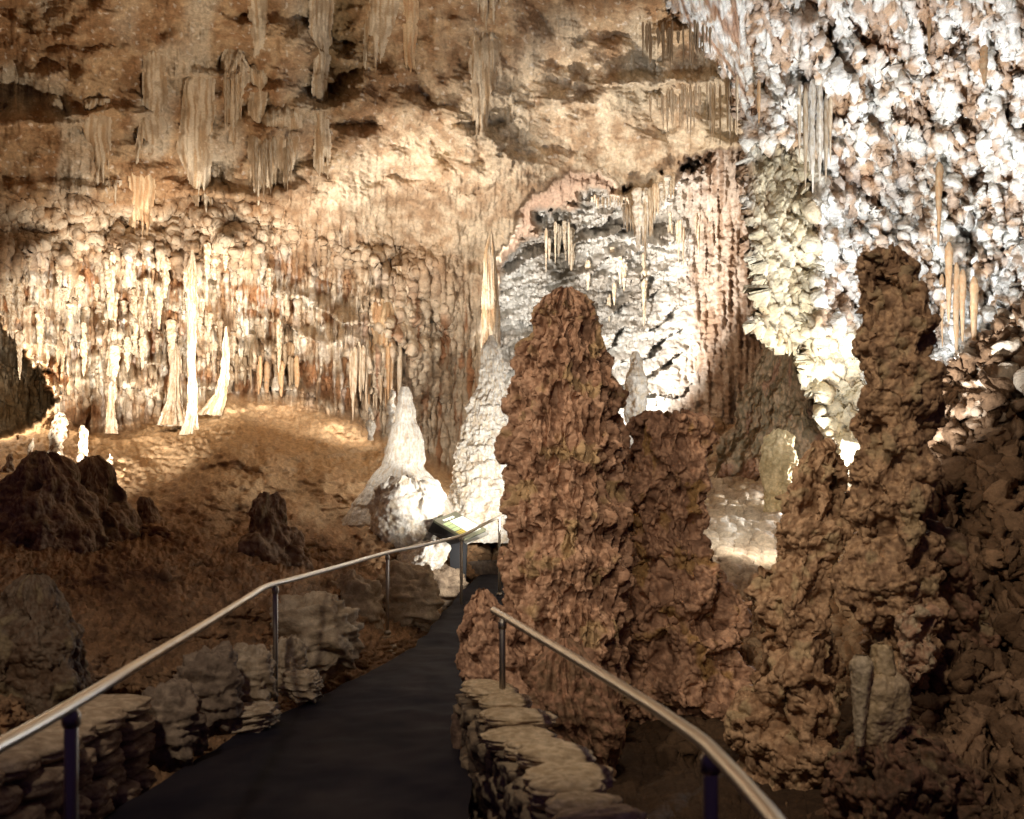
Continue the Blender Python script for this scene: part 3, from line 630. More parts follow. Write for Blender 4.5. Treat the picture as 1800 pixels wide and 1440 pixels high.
def relief(name, prof, colfn, hgt=15, flute=7, seed=0, rag=26):
    prof = np.array(prof, float)
    j0, j1 = np.searchsorted(xs, [prof[:, 1].min() - 14, prof[:, 2].max() + 14]); i0, i1 = np.searchsorted(ys, [prof[0, 0] - 6, prof[-1, 0] + rag])
    x = PX[i0:i1, j0:j1]; y = PY[i0:i1, j0:j1]; Yb = PT[i0:i1, j0:j1, 1].copy()
    k = max(3, (i1 - i0) // 7)
    def box(a, k, ax):
        c = np.cumsum(np.concatenate([np.repeat(np.take(a, [0], ax), k + 1, ax), a, np.repeat(np.take(a, [-1], ax), k, ax)], ax), ax, dtype=np.float64)
        n = a.shape[ax]; return (np.take(c, range(2 * k + 1, 2 * k + 1 + n), ax) - np.take(c, range(n), ax)) / (2 * k + 1)
    Yb = box(box(Yb, k, 0), 8, 1)
    xw = x + 5 * gnoise(y / 60, x / 90, seed) + 1.2 * gnoise(y / 9, x / 30, seed + 2)
    xl = np.interp(y.ravel(), prof[:, 0], prof[:, 1]).reshape(y.shape); xr = np.interp(y.ravel(), prof[:, 0], prof[:, 2]).reshape(y.shape)
    e = np.minimum(xw - xl, xr - xw)
    bot = prof[-1, 0] - rag * (.5 + .9 * gnoise(x / 5, x * 0 + seed, 3)) * 1.3
    e = np.minimum(e, (bot - y) * .35); e = np.minimum(e, (y - prof[0, 0] + 12 * gnoise(x / 9, y / 200, seed)) * .3)
    body = np.sqrt(np.clip(e / (hgt * .6), 0, 1)) * hgt
    h = body + np.where(e > 0, sstep(0, 3, e) * (4.2 * np.abs(gnoise(xw / flute, y / 190, seed + 4)) * 2 + 4 * drips(xw / (flute * 1.4), y / 70, seed + 5) + 1.6 * fbm(x / 5, y / 10, 3, 6)), np.maximum(e * 1.2, -9)) - 2
    dk = D[i0:i1, j0:j1] / F
    Yn = Yb - h * dk - .12; pts = np.stack([(x - CX) / F * Yn, Yn, EYE + (HY - y) / F * Yn], -1)
    fm = (e[:-1, :-1] > -6) & (e[1:, 1:] > -6)
    cols = np.clip(colfn(xw.astype(f32), y, None), .01, .85)
    return link(name, mesh_grid(name, pts, cols, M_form, fm))
for i, (pr, lab, cf) in enumerate(drap):
    st = 'stalactite' in lab
    w = pr[1][2] - pr[1][1]
    if 'cone' in lab:
        dd = shell_depth(704, 480); tag(formation('stalactite', pr, dd - .02, dsteps(1.2), cf, res=1.4, seed=60, dr=.8), lab, 'stalactite')
    else:
        tag(relief('stalactite' if st else 'drapery', pr, cf, hgt=min(12, w * .4), flute=5, seed=50 + i, rag=16 if st else 52), lab, 'stalactite' if st else 'drapery')

# ------------------------------------------------------------------ individual stalactites (a few shared meshes)
def stal_mesh(seed, bumpy, col1, col2, n=12, m=40, fl=.12):
    rs = np.random.RandomState(seed); t = np.linspace(0, 1, m); th = np.linspace(0, 2 * np.pi, n, endpoint=False)
    T, Z = np.meshgrid(th, t)
    R = (.42 * (1 - Z ** (1.2 + seed % 3)) + .1 + .06 * np.sin(seed)) * (1 + .25 * np.exp(-Z * 10)); R[-1] = .01
    R = R * (.25 + .75 * np.clip(Z / .1, 0, 1) ** .6)
    R = R * (1 + fl * np.sin(T * 3 + seed) + bumpy * (domes(T * 1.6 + seed, Z * 14, seed) - .4) + bumpy * .6 * gnoise(Z * 7 + seed, T * 0, 2))
    bx = .18 * gnoise(Z * 2.2 + seed, T * 0, 4)
    pts = np.stack([R * np.cos(T) + bx, R * np.sin(T), -Z], -1)
    u = fbm(T * 2 + seed, Z * 12, 3, seed)
    cols = mixc(col1, col2, sstep(-.3, .5, u))
    return mesh_grid('stalactite', pts, cols, M_drip, wrap=True)
fat = [stal_mesh(i, .75, WHITE, CREAM * .9, 16, 60, .3) for i in range(6)]
fatc = [stal_mesh(i + 20, .7, CREAM, TAN, 16, 60, .3) for i in range(6)]
fatb = [stal_mesh(i + 5, .4, TAN, C(.45, .25, .12)) for i in range(3)]
straw = [stal_mesh(i + 9, .12, CREAM, TAN, 8, 14, .05) for i in range(4)]
strawd = [stal_mesh(i + 14, .12, C(.28, .2, .12), C(.4, .3, .2), 8, 14, .05) for i in range(3)]
def hang(px, py, L, w, meshes, name, label, group, Y=None, off=.12, seedy=0):
    d = (Y if Y else shell_depth(px, py)) - off
    o = link(name, random.choice(meshes)); o.location = P(px, py, d)
    o.scale = (w * d / F, w * d / F, L * d / F); o.rotation_euler = (0, 0, random.uniform(0, 6.28))
    tag(o, label, 'stalactite', group)
    return o
R = random.uniform
def lip_depth(x, y): return min(shell_depth(x, y - k) for k in (10, 20, 30, 40)) - .05
for i in range(26):      # fringe of the arch
    t = i / 25; x = 1098 + 84 * t + R(-2, 2); y = 372 - 58 * t + R(-4, 4); L = 40 + 75 * math.exp(-((t - .42) / .25) ** 2) * R(.5, 1.2)
    hang(x, y - 10, L, R(6, 10), straw + fat[:1], 'stalactite', 'cream icicle-like stalactite in the fringe under the arch lip', 'fringe under the arch lip', Y=lip_depth(x, y))
hang(1122, 330, 112, 13, fat[:2], 'stalactite', 'longest cream stalactite of the fringe under the arch lip', 'fringe under the arch lip', Y=lip_depth(1128, 345))
hang(1134, 330, 118, 12, fat[:2], 'stalactite', 'second long cream stalactite beside the longest one under the arch lip', 'fringe under the arch lip', Y=lip_depth(1128, 345))
for i in range(30):
    x, y = ((R(955, 1005), R(385, 420)), (R(1170, 1235), R(370, 400)), (R(1030, 1160), R(430, 560)))[i % 3]
    hang(x, y, R(25, 80), R(4, 8), straw + fatc, 'stalactite', 'pale stalactite deep in the alcove behind the giant stalagmite', 'stalactites deep in the alcove', off=.5)
for i in range(14):
    x = 1040 + i * 4.6 + R(-2, 2); hang(x, 345 + R(-4, 4), R(8, 22), R(3, 5), straw, 'stalactite', 'tiny straw on the left part of the arch lip', 'tiny straws on the arch lip', Y=lip_depth(x, 345))
for i in range(62):      # soda straws over the lit block
    x = R(1135, 1296); y = 168 - (x - 1135) * .16 + R(-10, 8); hang(x, y, R(40, 120) * (.6 + .5 * (x - 1135) / 160), R(2.5, 5), straw, 'straw_stalactite', 'thin pale soda straw hanging over the lit ceiling block', 'soda straws over the lit block', off=.5)
for i in range(30):
    x = R(1118, 1250); y = R(34, 62); hang(x, y, R(20, 80), R(3, 6), strawd, 'straw_stalactite', 'dark soda straw in the row near the top of the ceiling', 'dark straws near the top', off=.45)
for i in range(22):
    x = R(448, 512); hang(x, 246 + R(-6, 10), R(50, 100), R(5, 8), straw, 'stalactite', 'pale ribbed stalactite under the dark capped ledge', 'fringe under the dark capped ledge', off=.35)
for i in range(9):
    x = R(395, 432); hang(x, 130 + R(-8, 10), R(50, 110), R(4, 7), straw, 'stalactite', 'thin stalactite beside the widest grey drapery', 'thin stalactites beside the widest drapery', off=.3)
for i in range(22):
    x = 618 + i * 4 + R(-2, 2); hang(x, 590 + 25 * abs(x - 665) / 50 + R(-6, 10), R(80, 130), R(7, 11), fatb + straw, 'stalactite', 'orange brown stalactite in the curtain above the small pale stalagmite', 'curtain on the middle wall', off=.3)
for i in range(84):      # larger ones on the lit wall
    x = R(10, 420); y = R(425, 600 + .12 * x); k_ = random.random() ** 2; hang(x, y, 22 + 75 * k_ * R(.7, 1.2), R(5, 8) + 6 * k_, fatc, 'stalactite', 'knobby white stalactite on the brightly lit left wall', 'white stalactites on the lit left wall', off=.05)
for i in range(18):
    x = R(405, 530); hang(x, R(600, 640), R(45, 80), R(6, 10), fatb + strawd, 'stalactite', 'dim brown stalactite in the shaded bay right of the lit wall', 'brown stalactites in the shaded bay', off=.3)
hang(490, 560, 96, 9, fatc, 'stalactite', 'single lit white stalactite in the shaded bay', None, off=.6)
hang(474, 470, 55, 10, fatc, 'stalactite', 'short bright white stalactite above the shaded bay', None, off=.6)
for x, y, L, w in [(1416, 155, 180, 9), (1405, 150, 140, 7), (1428, 140, 200, 10), (1441, 150, 170, 10), (1452, 165, 160, 9), (1460, 170, 120, 8), (1423, 170, 130, 6)]:
    hang(x, y, L, w, fat + straw, 'stalactite', 'long white stalactite in the group under the slanted rib', 'group under the slanted rib', off=.35)
for x, y, L, w, m in [(1334, 140, 80, 7, fatb), (1633, 30, 65, 8, fatb), (1650, 285, 150, 13, fatb), (1730, 80, 70, 14, fatb)]:
    hang(x, y, L, w, m, 'stalactite', {1334: 'thin tan stalactite at the left edge of the white wall', 1633: 'small tan stalactite near the top of the white wall', 1650: 'orange stalactite on the white wall right of the tallest coral pillar', 1730: 'rust coloured stalactite at the upper right of the white wall'}[x], None, off=.5)
for x in (1656, 1668, 1681, 1692, 1712):
    hang(x, 480 + R(-60, 20), R(120, 180), R(8, 12), fatb, 'stalactite', 'long orange striped stalactite hanging above the bright spot right of the pillar', 'orange stalactites right of the pillar', off=.5)

# ------------------------------------------------------------------ path, low walls, boulders
def ribbon(name, rows, z, mat, nx=60):
    rows = np.array(rows, float); Yv = np.linspace(rows[0, 0], rows[-1, 0], 260)
    xl = np.interp(Yv, rows[:, 0], rows[:, 1]); xr = np.interp(Yv, rows[:, 0], rows[:, 2]); zz = np.interp(Yv, rows[:, 0], rows[:, 3])
    t = np.linspace(0, 1, nx); X = xl[:, None] + (xr - xl)[:, None] * t
    wob = .03 * gnoise(Yv * 2, Yv * 0, 5)[:, None]
    Yg = np.repeat(Yv[:, None], nx, 1)
    pts = np.stack([X + wob, Yg, zz[:, None] + z + .012 * fbm(X * 3, Yg * 3, 3, 4)], -1)
    cols = mixc(C(.009, .007, .014), C(.022, .017, .022), sstep(-.4, .6, fbm(X * 2, Yg * 1.2, 4, 7)))
    return link(name, mesh_grid(name, pts, cols, mat))
M_path = rock_mat('asphalt', rough=.75, spec=.12, bump=.6, scale=16, var=.7)
_nt = M_path.node_tree; _n = _nt.nodes.new('ShaderNodeTexNoise'); _n.inputs['Scale'].default_value = 1.6; _n.inputs['Detail'].default_value = 5
_g = _nt.nodes.new('ShaderNodeNewGeometry'); _nt.links.new(_g.outputs['Position'], _n.inputs['Vector'])
_m = _nt.nodes.new('ShaderNodeMapRange'); _m.inputs['From Min'].default_value = .4; _m.inputs['From Max'].default_value = .62; _m.inputs['To Min'].default_value = .75; _m.inputs['To Max'].default_value = .85
_nt.links.new(_n.outputs['Fac'], _m.inputs['Value']); _nt.links.new(_m.outputs[0], _nt.nodes['Principled BSDF'].inputs['Roughness'])
o = ribbon('path', [(.4, -2.3, .9, 0), (3, -2.1, .35, 0), (5.3, -2.0, -.2, 0), (7.15, -1.82, -.3, 0), (8.7, -1.45, -.3, 0), (11, -1.0, -.35, 0.02), (13.5, -.85, .2, .1), (15, -.7, 1.2, .22), (17, -.4, 1.6, .4)], 0, M_path); tag(o, kind='structure')
# base ground below everything
gx, gy = np.meshgrid(np.linspace(-14, 14, 160), np.linspace(-3, 40, 200))
pts = np.stack([gx, gy, -.62 + .25 * fbm(gx * .8, gy * .8, 4, 3) * (np.abs(gx + .8) > 2.2)], -1)
o = link('ground', mesh_grid('ground', pts, mixc(DARK, CLAY * .7, sstep(-.4, .4, fbm(gx * 2, gy * 2, 3, 9))), M_rock)); tag(o, kind='structure')

def stone(name, cx, cy, cz, sx, sy, sz, rot, seed, parent=None, c1=C(.46, .34, .21), c2=C(.66, .52, .35), rough=.10, box=3.0, tilt=0, n=44):
    """a worked or natural stone: superellipsoid with noise"""
    u = np.linspace(-np.pi, np.pi, n * 2, endpoint=False); v = np.linspace(-np.pi / 2, np.pi / 2, n)
    U, V = np.meshgrid(u, v)
    d = np.stack([np.cos(V) * np.cos(U), np.cos(V) * np.sin(U), np.sin(V)], -1)
    k = (np.abs(d) ** box).sum(-1) ** (-1 / box)
    p = d * k[..., None]
    nz = fbm(p[..., 0] * 1.4 + seed, p[..., 1] * 1.4 + p[..., 2] * 2, 4, seed) * .6 + .5 * fbm(p[..., 2] * 5 + seed, p[..., 0] * .8 + p[..., 1] * .8, 3, seed + 2)
    p = p * (1 + rough * nz)[..., None] * np.array([sx, sy, sz]) / 2
    ca, sa = math.cos(rot), math.sin(rot); ct, st = math.cos(tilt), math.sin(tilt)
    x = p[..., 0] * ct - p[..., 2] * st; z = p[..., 0] * st + p[..., 2] * ct; y = p[..., 1]
    p = np.stack([x * ca - y * sa, x * sa + y * ca, z], -1) + np.array([cx, cy, cz])
    cols = mixc(c1, c2, sstep(-.5, .6, fbm(U * 2 + seed, V * 3, 4, seed + 5)))
    o = link(name, mesh_grid(name, p, cols, M_stone, wrap=True), parent)
    return o

rw = empty('stone_wall', (0, 5, 0)); tag(rw, 'low dry stone wall with pale flat capstones along the right side of the path', 'wall')
def wline(Y): return np.interp(Y, [1.0, 2.4, 3.9, 6.75], [.42, .42, .31, -.165])       # centre of the wall
# core body
Yv = np.linspace(1.0, 6.75, 420); xc = wline(Yv)
th = np.linspace(0, 1, 120); prof = []
for t in th:                                            # closed cross-section going up the path side, over, down
    if t < .4: prof.append((-.13, -.3 + t / .4 * .64))
    elif t < .6: prof.append((-.13 + (t - .4) / .2 * .26, .34))
    else: prof.append((.13, .34 - (t - .6) / .4 * 1.1))
prof = np.array(prof)
S_, Yq = np.meshgrid(np.arange(120) * .012, Yv)
cell = domes(Yq / .24 + .1 * gnoise(Yq * 5, S_ * 5, 3), S_ / .13, 3)
f1, f2, idc = worley(Yq / .26, S_ / .13, 9)
bx = prof[None, :, 0] + xc[:, None]; sgnx = np.sign(prof[None, :, 0]) * np.ones_like(bx)
dd = (.05 * sstep(0, .3, f2 - f1) + .03 * (idc - .5) + .02 * fbm(Yq * 9, S_ * 12, 3, 6))
pts = np.stack([bx + sgnx * dd * (np.abs(prof[None, :, 0]) > .12), Yq, prof[None, :, 1] + 0 * bx], -1)
cols = mixc(C(.10, .07, .05), mixc(C(.20, .14, .09), C(.33, .25, .16), idc), sstep(.02, .2, f2 - f1))
m_ = mesh_grid('wall_body', pts[:, ::-1], cols, M_stone)
link('wall_body', m_, rw).location = (0, -5, 0)
random.seed(3)
Y = 6.72; i = 0
while Y > 1.1:
    ly_ = random.uniform(.17, .30); w = random.uniform(.27, .38)
    a = -math.atan2(wline(Y - .3) - wline(Y + .1), .4)
    o = stone('capstone', float(wline(Y - ly_ / 2)) + random.uniform(-.03, .05), Y - ly_ / 2, .39 + random.uniform(-.03, .02), w, ly_ * 1.0, random.uniform(.08, .12), random.uniform(-.2, .2) - .1, 40 + i, rw, C(.46, .33, .19), C(.68, .52, .33), box=2.9, rough=.12, tilt=random.uniform(-.09, .09))
    o.location = (0, -5, 0); Y -= ly_; i += 1
stone('end_stone', -.20, 6.85, .05, .36, .3, .5, 0, 77, rw, C(.16, .1, .07), C(.26, .17, .11), rough=.15).location = (0, -5, 0)

lw = empty('stone_wall', (-2.1, 5, 0)); tag(lw, 'stacked stone wall with thin slabs behind the left handrail post', 'wall')
def lwx(Y): return np.interp(Y, [2, 4.2, 6.1], [-2.15, -2.12, -2.08])
k = 0; rs = random.Random(5)
for row in range(6):
    z = .42 - row * .105; Y = 6.1
    while Y > 3.2:
        L = rs.uniform(.2, .42); k += 1
        c = (C(.36, .26, .16), C(.54, .41, .27)) if row == 0 else (C(.25, .17, .11), C(.42, .31, .2))
        o = stone('capstone' if row == 0 else 'wall_stone', float(lwx(Y)) - (.13 if row == 0 else .1) + rs.uniform(-.03, .03), Y - L / 2, z, .38 if row == 0 else .34, L * 1.06, .1 if row == 0 else .115, rs.uniform(-.08, .08), 90 + k, lw, *c, rough=.1, box=3.6, n=26)
        o.location = (2.1, -5, 0); Y -= L
random.seed(9)
bo = [(440, 1190, 7.6, 85, 95, 'upright rectangular grey boulder beside the second handrail post'),
      (555, 1120, 9.6, 150, 130, 'large pale boulder at the path edge between two handrail posts'),
      (505, 1170, 8.4, 60, 90, 'tan boulder leaning behind the second handrail post'),
      (365, 1215, 7.1, 110, 130, 'dark rounded boulder between the stacked wall and the grey boulder'),
      (300, 1275, 6.4, 110, 130, 'dark squat boulder beside the end of the stacked wall'),
      (622, 1075, 12.6, 100, 120, 'grey craggy boulder left of the third handrail post'),
      (715, 1055, 13.6, 110, 110, 'grey boulder right of the third handrail post'),
      (775, 1040, 15.3, 80, 80, 'dim grey boulder at the bend of the path'),
      (530, 1205, 8.2, 70, 50, 'low tan stone at the kerb right of the second post'),
      (640, 1146, 12.0, 100, 40, 'low pinkish stone at the kerb by the third post'),
      (430, 1262, 7.3, 110, 44, 'flat tan stone at the kerb below the grey boulder')]
for i, (px, py, Y, w, h, lab) in enumerate(bo):
    c = P(px, py, Y); m = Y / F
    dark = 'dark' in lab or 'dim' in lab
    tag(stone('boulder', c[0], c[1], c[2], w * m, w * m * .8, h * m * 1.1, random.uniform(-.5, .5), 150 + i * 3, None, C(.20, .145, .10) if dark else C(.36, .27, .175), C(.32, .24, .165) if dark else C(.54, .43, .30), rough=.3, box=2.8, tilt=random.uniform(-.15, .15), n=70), lab, 'boulder')
# mortared retaining wall below the sign
o = formation('retaining_wall', [(985, 790, 880), (992, 770, 885), (1020, 762, 890), (1060, 762, 890), (1110, 765, 890)], 16.6, [lambda s, z: 6 * domes(s / 26, z / 20, 3), lambda s, z: 2 * fbm(s / 9, z / 9, 3, 5)], knob_col(C(.13, .1, .08), C(.2, .155, .12)), seed=80, dr=.4)
tag(o, 'grey rubble retaining wall below the information panel', 'wall')

# ------------------------------------------------------------------ handrails
def metal():
    m, nt, b = nodes('brushed_steel')
    b.inputs['Metallic'].default_value = 1; b.inputs['Base Color'].default_value = (.68, .64, .57, 1); b.inputs['Roughness'].default_value = .36
    n = nt.nodes.new('ShaderNodeTexNoise'); n.inputs['Scale'].default_value = 30; n.inputs['Detail'].default_value = 5
    r = nt.nodes.new('ShaderNodeMapRange'); r.inputs['To Min'].default_value = .28; r.inputs['To Max'].default_value = .48
    nt.links.new(n.outputs['Fac'], r.inputs['Value']); nt.links.new(r.outputs[0], b.inputs['Roughness'])
    return m
M_metal = metal()
M_post, _nt, _b = nodes('dull_steel'); _b.inputs['Metallic'].default_value = 1; _b.inputs['Base Color'].default_value = (.40, .36, .30, 1); _b.inputs['Roughness'].default_value = .42
def tube(name, pts, r, parent, mat, sub=10, seg=20, smoothed=True):
    P_ = [Vector(p) for p in pts]; out = []
    if smoothed and len(P_) > 2:
        for i in range(len(P_) - 1):
            p0 = P_[max(0, i - 1)]; p1 = P_[i]; p2 = P_[i + 1]; p3 = P_[min(len(P_) - 1, i + 2)]
            for s in range(sub):
                t = s / sub
                out.append(.5 * ((2 * p1) + (p2 - p0) * t + (2 * p0 - 5 * p1 + 4 * p2 - p3) * t * t + (3 * p1 - p0 - 3 * p2 + p3) * t ** 3))
        out.append(P_[-1])
    else: out = P_
    rings = []
    T = [(out[min(i + 1, len(out) - 1)] - out[max(i - 1, 0)]).normalized() for i in range(len(out))]
    ext = [(out[0] - T[0] * r * .5, .45, T[0]), ] + [(out[0] - T[0] * r * .3, .85, T[0])] + [(o_, 1, t_) for o_, t_ in zip(out, T)] + [(out[-1] + T[-1] * r * .3, .85, T[-1]), (out[-1] + T[-1] * r * .5, .45, T[-1]), (out[-1] + T[-1] * r * .52, .01, T[-1])]
    ext.insert(0, (out[0] - T[0] * r * .52, .01, T[0]))
    for c, k_, t_ in ext:
        a = t_.cross(Vector((1, 0, 0)) if abs(t_.z) > .7 else Vector((0, 0, 1))).normalized(); b_ = t_.cross(a)
        rings.append([c + (a * math.cos(w) + b_ * math.sin(w)) * r * k_ for w in np.linspace(0, 2 * np.pi, seg, endpoint=False)])
    arr = np.array([[list(v) for v in rr] for rr in rings])
    return link(name, mesh_grid(name, arr, np.ones_like(arr), mat, wrap=True), parent)

def rail_pt(px, py, z): 
    Y = (EYE - z) * F / (py - HY); return P(px, py, Y)
lr = empty('handrail'); tag(lr, 'long steel handrail on posts along the left side of the path up to the sign', 'handrail')
zl = .92
LP = [P(-330, 1480, 2.1), rail_pt(0, 1310, zl), rail_pt(125, 1240, zl), rail_pt(250, 1164, zl), rail_pt(370, 1092, zl), rail_pt(440, 1048, zl), rail_pt(462, 1034, zl), rail_pt(484, 1026, zl), rail_pt(520, 1017, zl), rail_pt(600, 995, zl), rail_pt(680, 972, zl), P(750, 957, 13.2), P(810, 942, 14.0), P(850, 922, 14.4), P(885, 905, 14.8)]
tube('rail', LP, .021, lr, M_metal)
def post(px, py, Y, zb, parent, r=.019):
    t = P(px, py, Y); o = tube('post', [(t[0], t[1], zb), (t[0], t[1], t[2] - .01)], r, parent, M_post, smoothed=False)
    tube('base_plate', [(t[0], t[1], zb + .0), (t[0], t[1], zb + .015)], r * 2.2, o, M_post, smoothed=False)
    tube('collar', [(t[0], t[1], t[2] - .055), (t[0], t[1], t[2] - .022)], r * 1.35, o, M_post, smoothed=False)
    return o
a = rail_pt(125, 1240, zl); post(125, 1243, a[1], -.02, lr, .022)
a = rail_pt(480, 1027, zl); post(484, 1029, a[1], 0, lr)
a = rail_pt(680, 972, zl); post(681, 974, a[1], .02, lr)
post(811, 943, 14.0, .0, lr); post(878, 909, 14.7, .2, lr)
rr_ = empty('handrail'); tag(rr_, 'curved steel handrail above the low stone wall on the right of the path', 'handrail')
zr = .87
RP = [rail_pt(868, 1073, zr), rail_pt(880, 1080, zr), rail_pt(960, 1128, zr), rail_pt(1050, 1182, zr), rail_pt(1140, 1238, zr), rail_pt(1205, 1282, zr), rail_pt(1240, 1308, zr), rail_pt(1262, 1330, zr), rail_pt(1300, 1370, zr), rail_pt(1360, 1440, zr), rail_pt(1440, 1545, zr)]
tube('rail', RP, .022, rr_, M_metal)
a = rail_pt(883, 1085, zr); post(883, 1087, a[1], .36, rr_)
a = rail_pt(1248, 1318, zr); post(1249, 1320, a[1], -.1, rr_, .022)

# ------------------------------------------------------------------ information panel
sg_ = empty('information_sign', P(805, 1000, 14.6)); tag(sg_, 'slanted black information panel with bright printed face behind the left handrail', 'sign')
bpy.context.view_layer.update()
def flat(name, col, emis=0, rough=.5):
    m, nt, b = nodes(name); b.inputs['Roughness'].default_value = rough
    n = nt.nodes.new('ShaderNodeTexNoise'); n.inputs['Scale'].default_value = 14; mx = nt.nodes.new('ShaderNodeMixRGB'); mx.blend_type = 'MULTIPLY'; mx.inputs[0].default_value = .25
    mx.inputs[1].default_value = (*col, 1); nt.links.new(n.outputs['Color'], mx.inputs[2]); nt.links.new(mx.outputs[0], b.inputs['Base Color'])
    if emis:
        b.inputs['Emission Strength'].default_value = emis; nt.links.new(mx.outputs[0], b.inputs['Emission Color'])
    return m
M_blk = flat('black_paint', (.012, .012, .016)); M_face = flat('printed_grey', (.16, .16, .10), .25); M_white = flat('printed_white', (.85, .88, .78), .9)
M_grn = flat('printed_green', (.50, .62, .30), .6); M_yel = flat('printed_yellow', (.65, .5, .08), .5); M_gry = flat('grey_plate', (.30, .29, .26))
# panel frame: corners in the photo, front-left, front-right, back-right, back-left, given their distances
A = Vector(P(762, 914, 15.3)); B = Vector(P(817, 947, 14.9)); Cn = Vector(P(857, 934, 15.4)); Dn = Vector(P(801, 899, 15.9))
Cn = A + (B - A) + (Dn - A)
U_ = (B - A); V_ = (Dn - A); Nn = U_.cross(V_).normalized()
if Nn.z < 0: Nn = -Nn
def slab(name, u0, u1, v0, v1, h0, h1, mat, parent):
    pts = [A + U_ * u + V_ * v + Nn * h for h in (h0, h1) for u, v in ((u0, v0), (u1, v0), (u1, v1), (u0, v1))]
    qd = np.array([[0, 1, 2, 3], [4, 5, 6, 7], [0, 1, 5, 4], [1, 2, 6, 5], [2, 3, 7, 6], [3, 0, 4, 7]])
    me = mesh_raw(name, np.array([list(p - sg_.location) for p in pts]), qd, None, mat, False)
    return link(name, me, parent)
slab('panel', 0, 1, 0, 1, -.03, 0, M_face, sg_)
pn = sg_.children[0]
slab('photo_print', .26, .84, .36, .95, .002, .005, M_white, pn)
for i in range(3): slab('text_block', .26 + i * .135, .38 + i * .135, .05, .33, .002, .004, M_grn, pn)
for i in range(3): slab('picture_strip', .68 + i * .06, .72 + i * .06, .05, .33, .002, .004, M_yel, pn)
for i in range(7): slab('title_lettering', .12, .19 + .02 * (i % 2), .22 + i * .07, .27 + i * .07, .002, .004, M_white, pn)
for i in range(6): slab('small_lettering', .89, .915, .3 + i * .1, .36 + i * .1, .002, .004, M_white, pn)
slab('lower_plate', 1.0, 1.1, .0, 1, -.06, -.04, M_gry, sg_)
# cabinet: prism under the panel
pts = []
lo = [Vector(P(752, 934, 15.5)), Vector(P(792, 958, 15.1)), Vector(P(842, 946, 15.6)), Vector(P(800, 922, 16.0))]
top = [A - Nn * .031, B - Nn * .031, Cn - Nn * .031, Dn - Nn * .031]
pts = [list(p - sg_.location) for p in lo + top]
link('cabinet', mesh_raw('cabinet', np.array(pts), np.array([[0, 1, 2, 3], [4, 5, 6, 7], [0, 1, 5, 4], [1, 2, 6, 5], [2, 3, 7, 6], [3, 0, 4, 7]]), None, M_blk, False), sg_)
c0 = Vector(P(806, 950, 15.6)); hw_ = .13
ped = [[c0.x + sx * hw_ * (1.0 if z > .5 else .8), 15.6 + sy * .1, z] for z in (.2, c0.z) for sx, sy in ((-1, -1), (1, -1), (1, 1), (-1, 1))]
link('pedestal', mesh_raw('pedestal', np.array(ped) - np.array(sg_.location), np.array([[0, 1, 2, 3], [4, 5, 6, 7], [0, 1, 5, 4], [1, 2, 6, 5], [2, 3, 7, 6], [3, 0, 4, 7]]), None, M_blk, False), sg_)

# ------------------------------------------------------------------ lights
def lamp(kind, px, py, Y, power, col, target=None, size=.12, angle=90, blend=.6):
    l = bpy.data.lights.new('unseen_lamp', kind); l.energy = power; l.color = col; l.shadow_soft_size = size
    o = bpy.data.objects.new('unseen_lamp', l); COL.objects.link(o); o.location = P(px, py, Y)
    if kind == 'SPOT':
        l.spot_size = math.radians(angle); l.spot_blend = blend
        d = Vector(P(*target)) - o.location; o.rotation_euler = d.to_track_quat('-Z', 'Y').to_euler()
    return o
WARM = (1, .80, .56); WARM2 = (1, .70, .42); COOL = (.86, .93, 1.0); GRN = (.93, 1.0, .88); NEU = (1, .95, .86)
def wlamp(x, y, z, power, col, target, **k):
    return lamp('SPOT', CX + x * F / y, HY - (z - EYE) * F / y, y, power, col, target, **k)
lamp('SPOT', 860, 980, 14.5, 70, NEU, (740, 985, 15.3), angle=80)  # unseen lamp added to brighten the coral patch
lamp('POINT', 640, 740, 16.0, 22, NEU)  # extra unseen lamp added for the white stalagmite
lamp('SPOT', 130, 880, 14.0, 5600, (1, .90, .77), (270, 560, 22), angle=50, blend=1)
lamp('SPOT', 390, 690, 19.0, 900, (1, .89, .74), (300, 510, 22), angle=115, blend=1)
lamp('SPOT', 640, 640, 18.6, 1500, (1, .89, .76), (800, 360, 22), angle=95, blend=1)
lamp('SPOT', 580, 690, 19.0, 800, (1, .89, .76), (650, 520, 24), angle=105)
lamp('SPOT', 930, 900, 14.2, 520, NEU, (740, 780, 17.5), angle=75)
lamp('POINT', 800, 800, 17.6, 45, NEU)  # unseen, put between white stalagmite and column only to light them
lamp('SPOT', 1180, 700, 20, 1300, (1, .90, .76), (1200, 180, 21), angle=70)
lamp('POINT', 1170, 690, 18.8, 30, NEU)  # added and unseen, lights the small stalagmite behind the giant
lamp('SPOT', 960, 640, 25, 4400, (1, .98, .93), (1110, 440, 32), angle=150, blend=1)
lamp('POINT', 1500, 870, 14.6, 320, COOL, size=.1)
lamp('SPOT', 1460, 900, 9.6, 2300, (.95, .97, 1), (1590, 200, 16), angle=78, blend=1)
lamp('SPOT', 1665, 640, 13.6, 500, (.90, .95, 1), (1650, 300, 16), angle=140)
lamp('SPOT', 1300, 800, 12.5, 380, (1, .95, .78), (1390, 480, 15), angle=60)
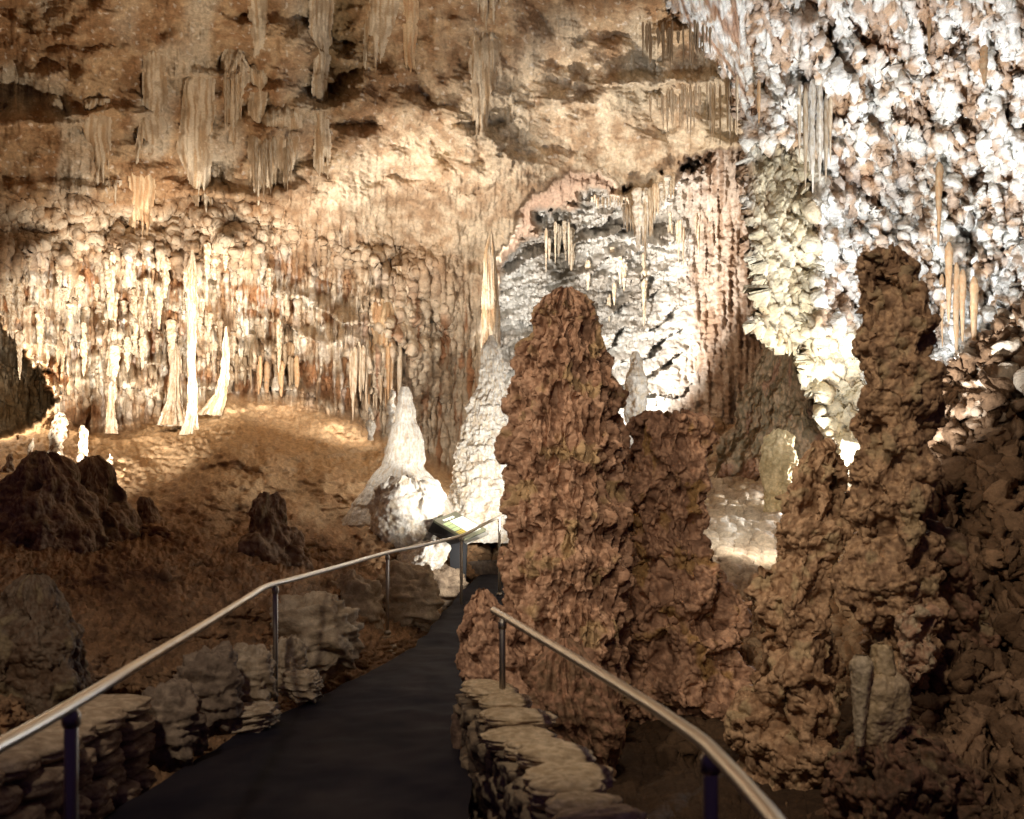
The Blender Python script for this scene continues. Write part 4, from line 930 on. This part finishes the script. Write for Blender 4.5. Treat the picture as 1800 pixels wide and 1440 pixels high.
lamp('SPOT', 1345, 880, 11.6, 50, (1, .92, .78), (1290, 960, 12.6), angle=120, size=.08)
lamp('POINT', 0, 680, 20.5, 200, (1, .82, .6))  # weak unseen lamp placed inside the left recess to lift it
# ceiling wash, then unseen fill lamps added on the visitors' side
lamp('SPOT', 560, 860, 14, 950, (1, .84, .64), (330, 100, 15), angle=115)
lamp('SPOT', 300, 0, 2.2, 160, (1, .86, .71), (1080, 760, 9), angle=42, size=.15, blend=1)
wlamp(-3.4, 3.6, 6.0, 1150, (1, .86, .69), (1060, 800, 9), angle=50, size=.25, blend=1)
wlamp(-.6, .6, 3.2, 150, (1, .86, .70), (1080, 820, 9), angle=40, size=.4, blend=1)
wlamp(.2, 2.2, 5.6, 820, (1, .86, .69), (1540, 940, 7.8), angle=54, size=.25, blend=1)
wlamp(-4.5, 8.0, 7.5, 5200, (1, .85, .66), (320, 820, 15), angle=80, size=.2)
wlamp(-.2, 3.0, 5.5, 420, (1, .86, .68), (1010, 1290, 5.4), angle=34, size=.1, blend=1)
wlamp(-2.2, 2.4, 4.6, 430, (1, .86, .70), (300, 1180, 7), angle=50, size=.15, blend=1)
w = bpy.data.worlds.new('World'); scene.world = w; w.use_nodes = True
w.node_tree.nodes['Background'].inputs[0].default_value = (.36, .22, .66, 1); w.node_tree.nodes['Background'].inputs[1].default_value = .055

cam = bpy.data.cameras.new('camera'); co = bpy.data.objects.new('camera', cam); COL.objects.link(co)
co.location = (0, 0, EYE); co.rotation_euler = (math.pi / 2, 0, 0)
cam.sensor_width = 36; cam.lens = 36 * F / 1800; cam.shift_y = (HY - 720) / 1800; cam.clip_end = 500; cam.clip_start = .05
cam.dof.use_dof = True; cam.dof.focus_distance = 18; cam.dof.aperture_fstop = 3.0
scene.camera = co
scene.cycles.max_bounces = 4; scene.cycles.diffuse_bounces = 3; scene.cycles.glossy_bounces = 2
scene.view_settings.view_transform = 'Standard'; scene.view_settings.look = 'None'; scene.view_settings.exposure = 0; scene.view_settings.gamma = 1
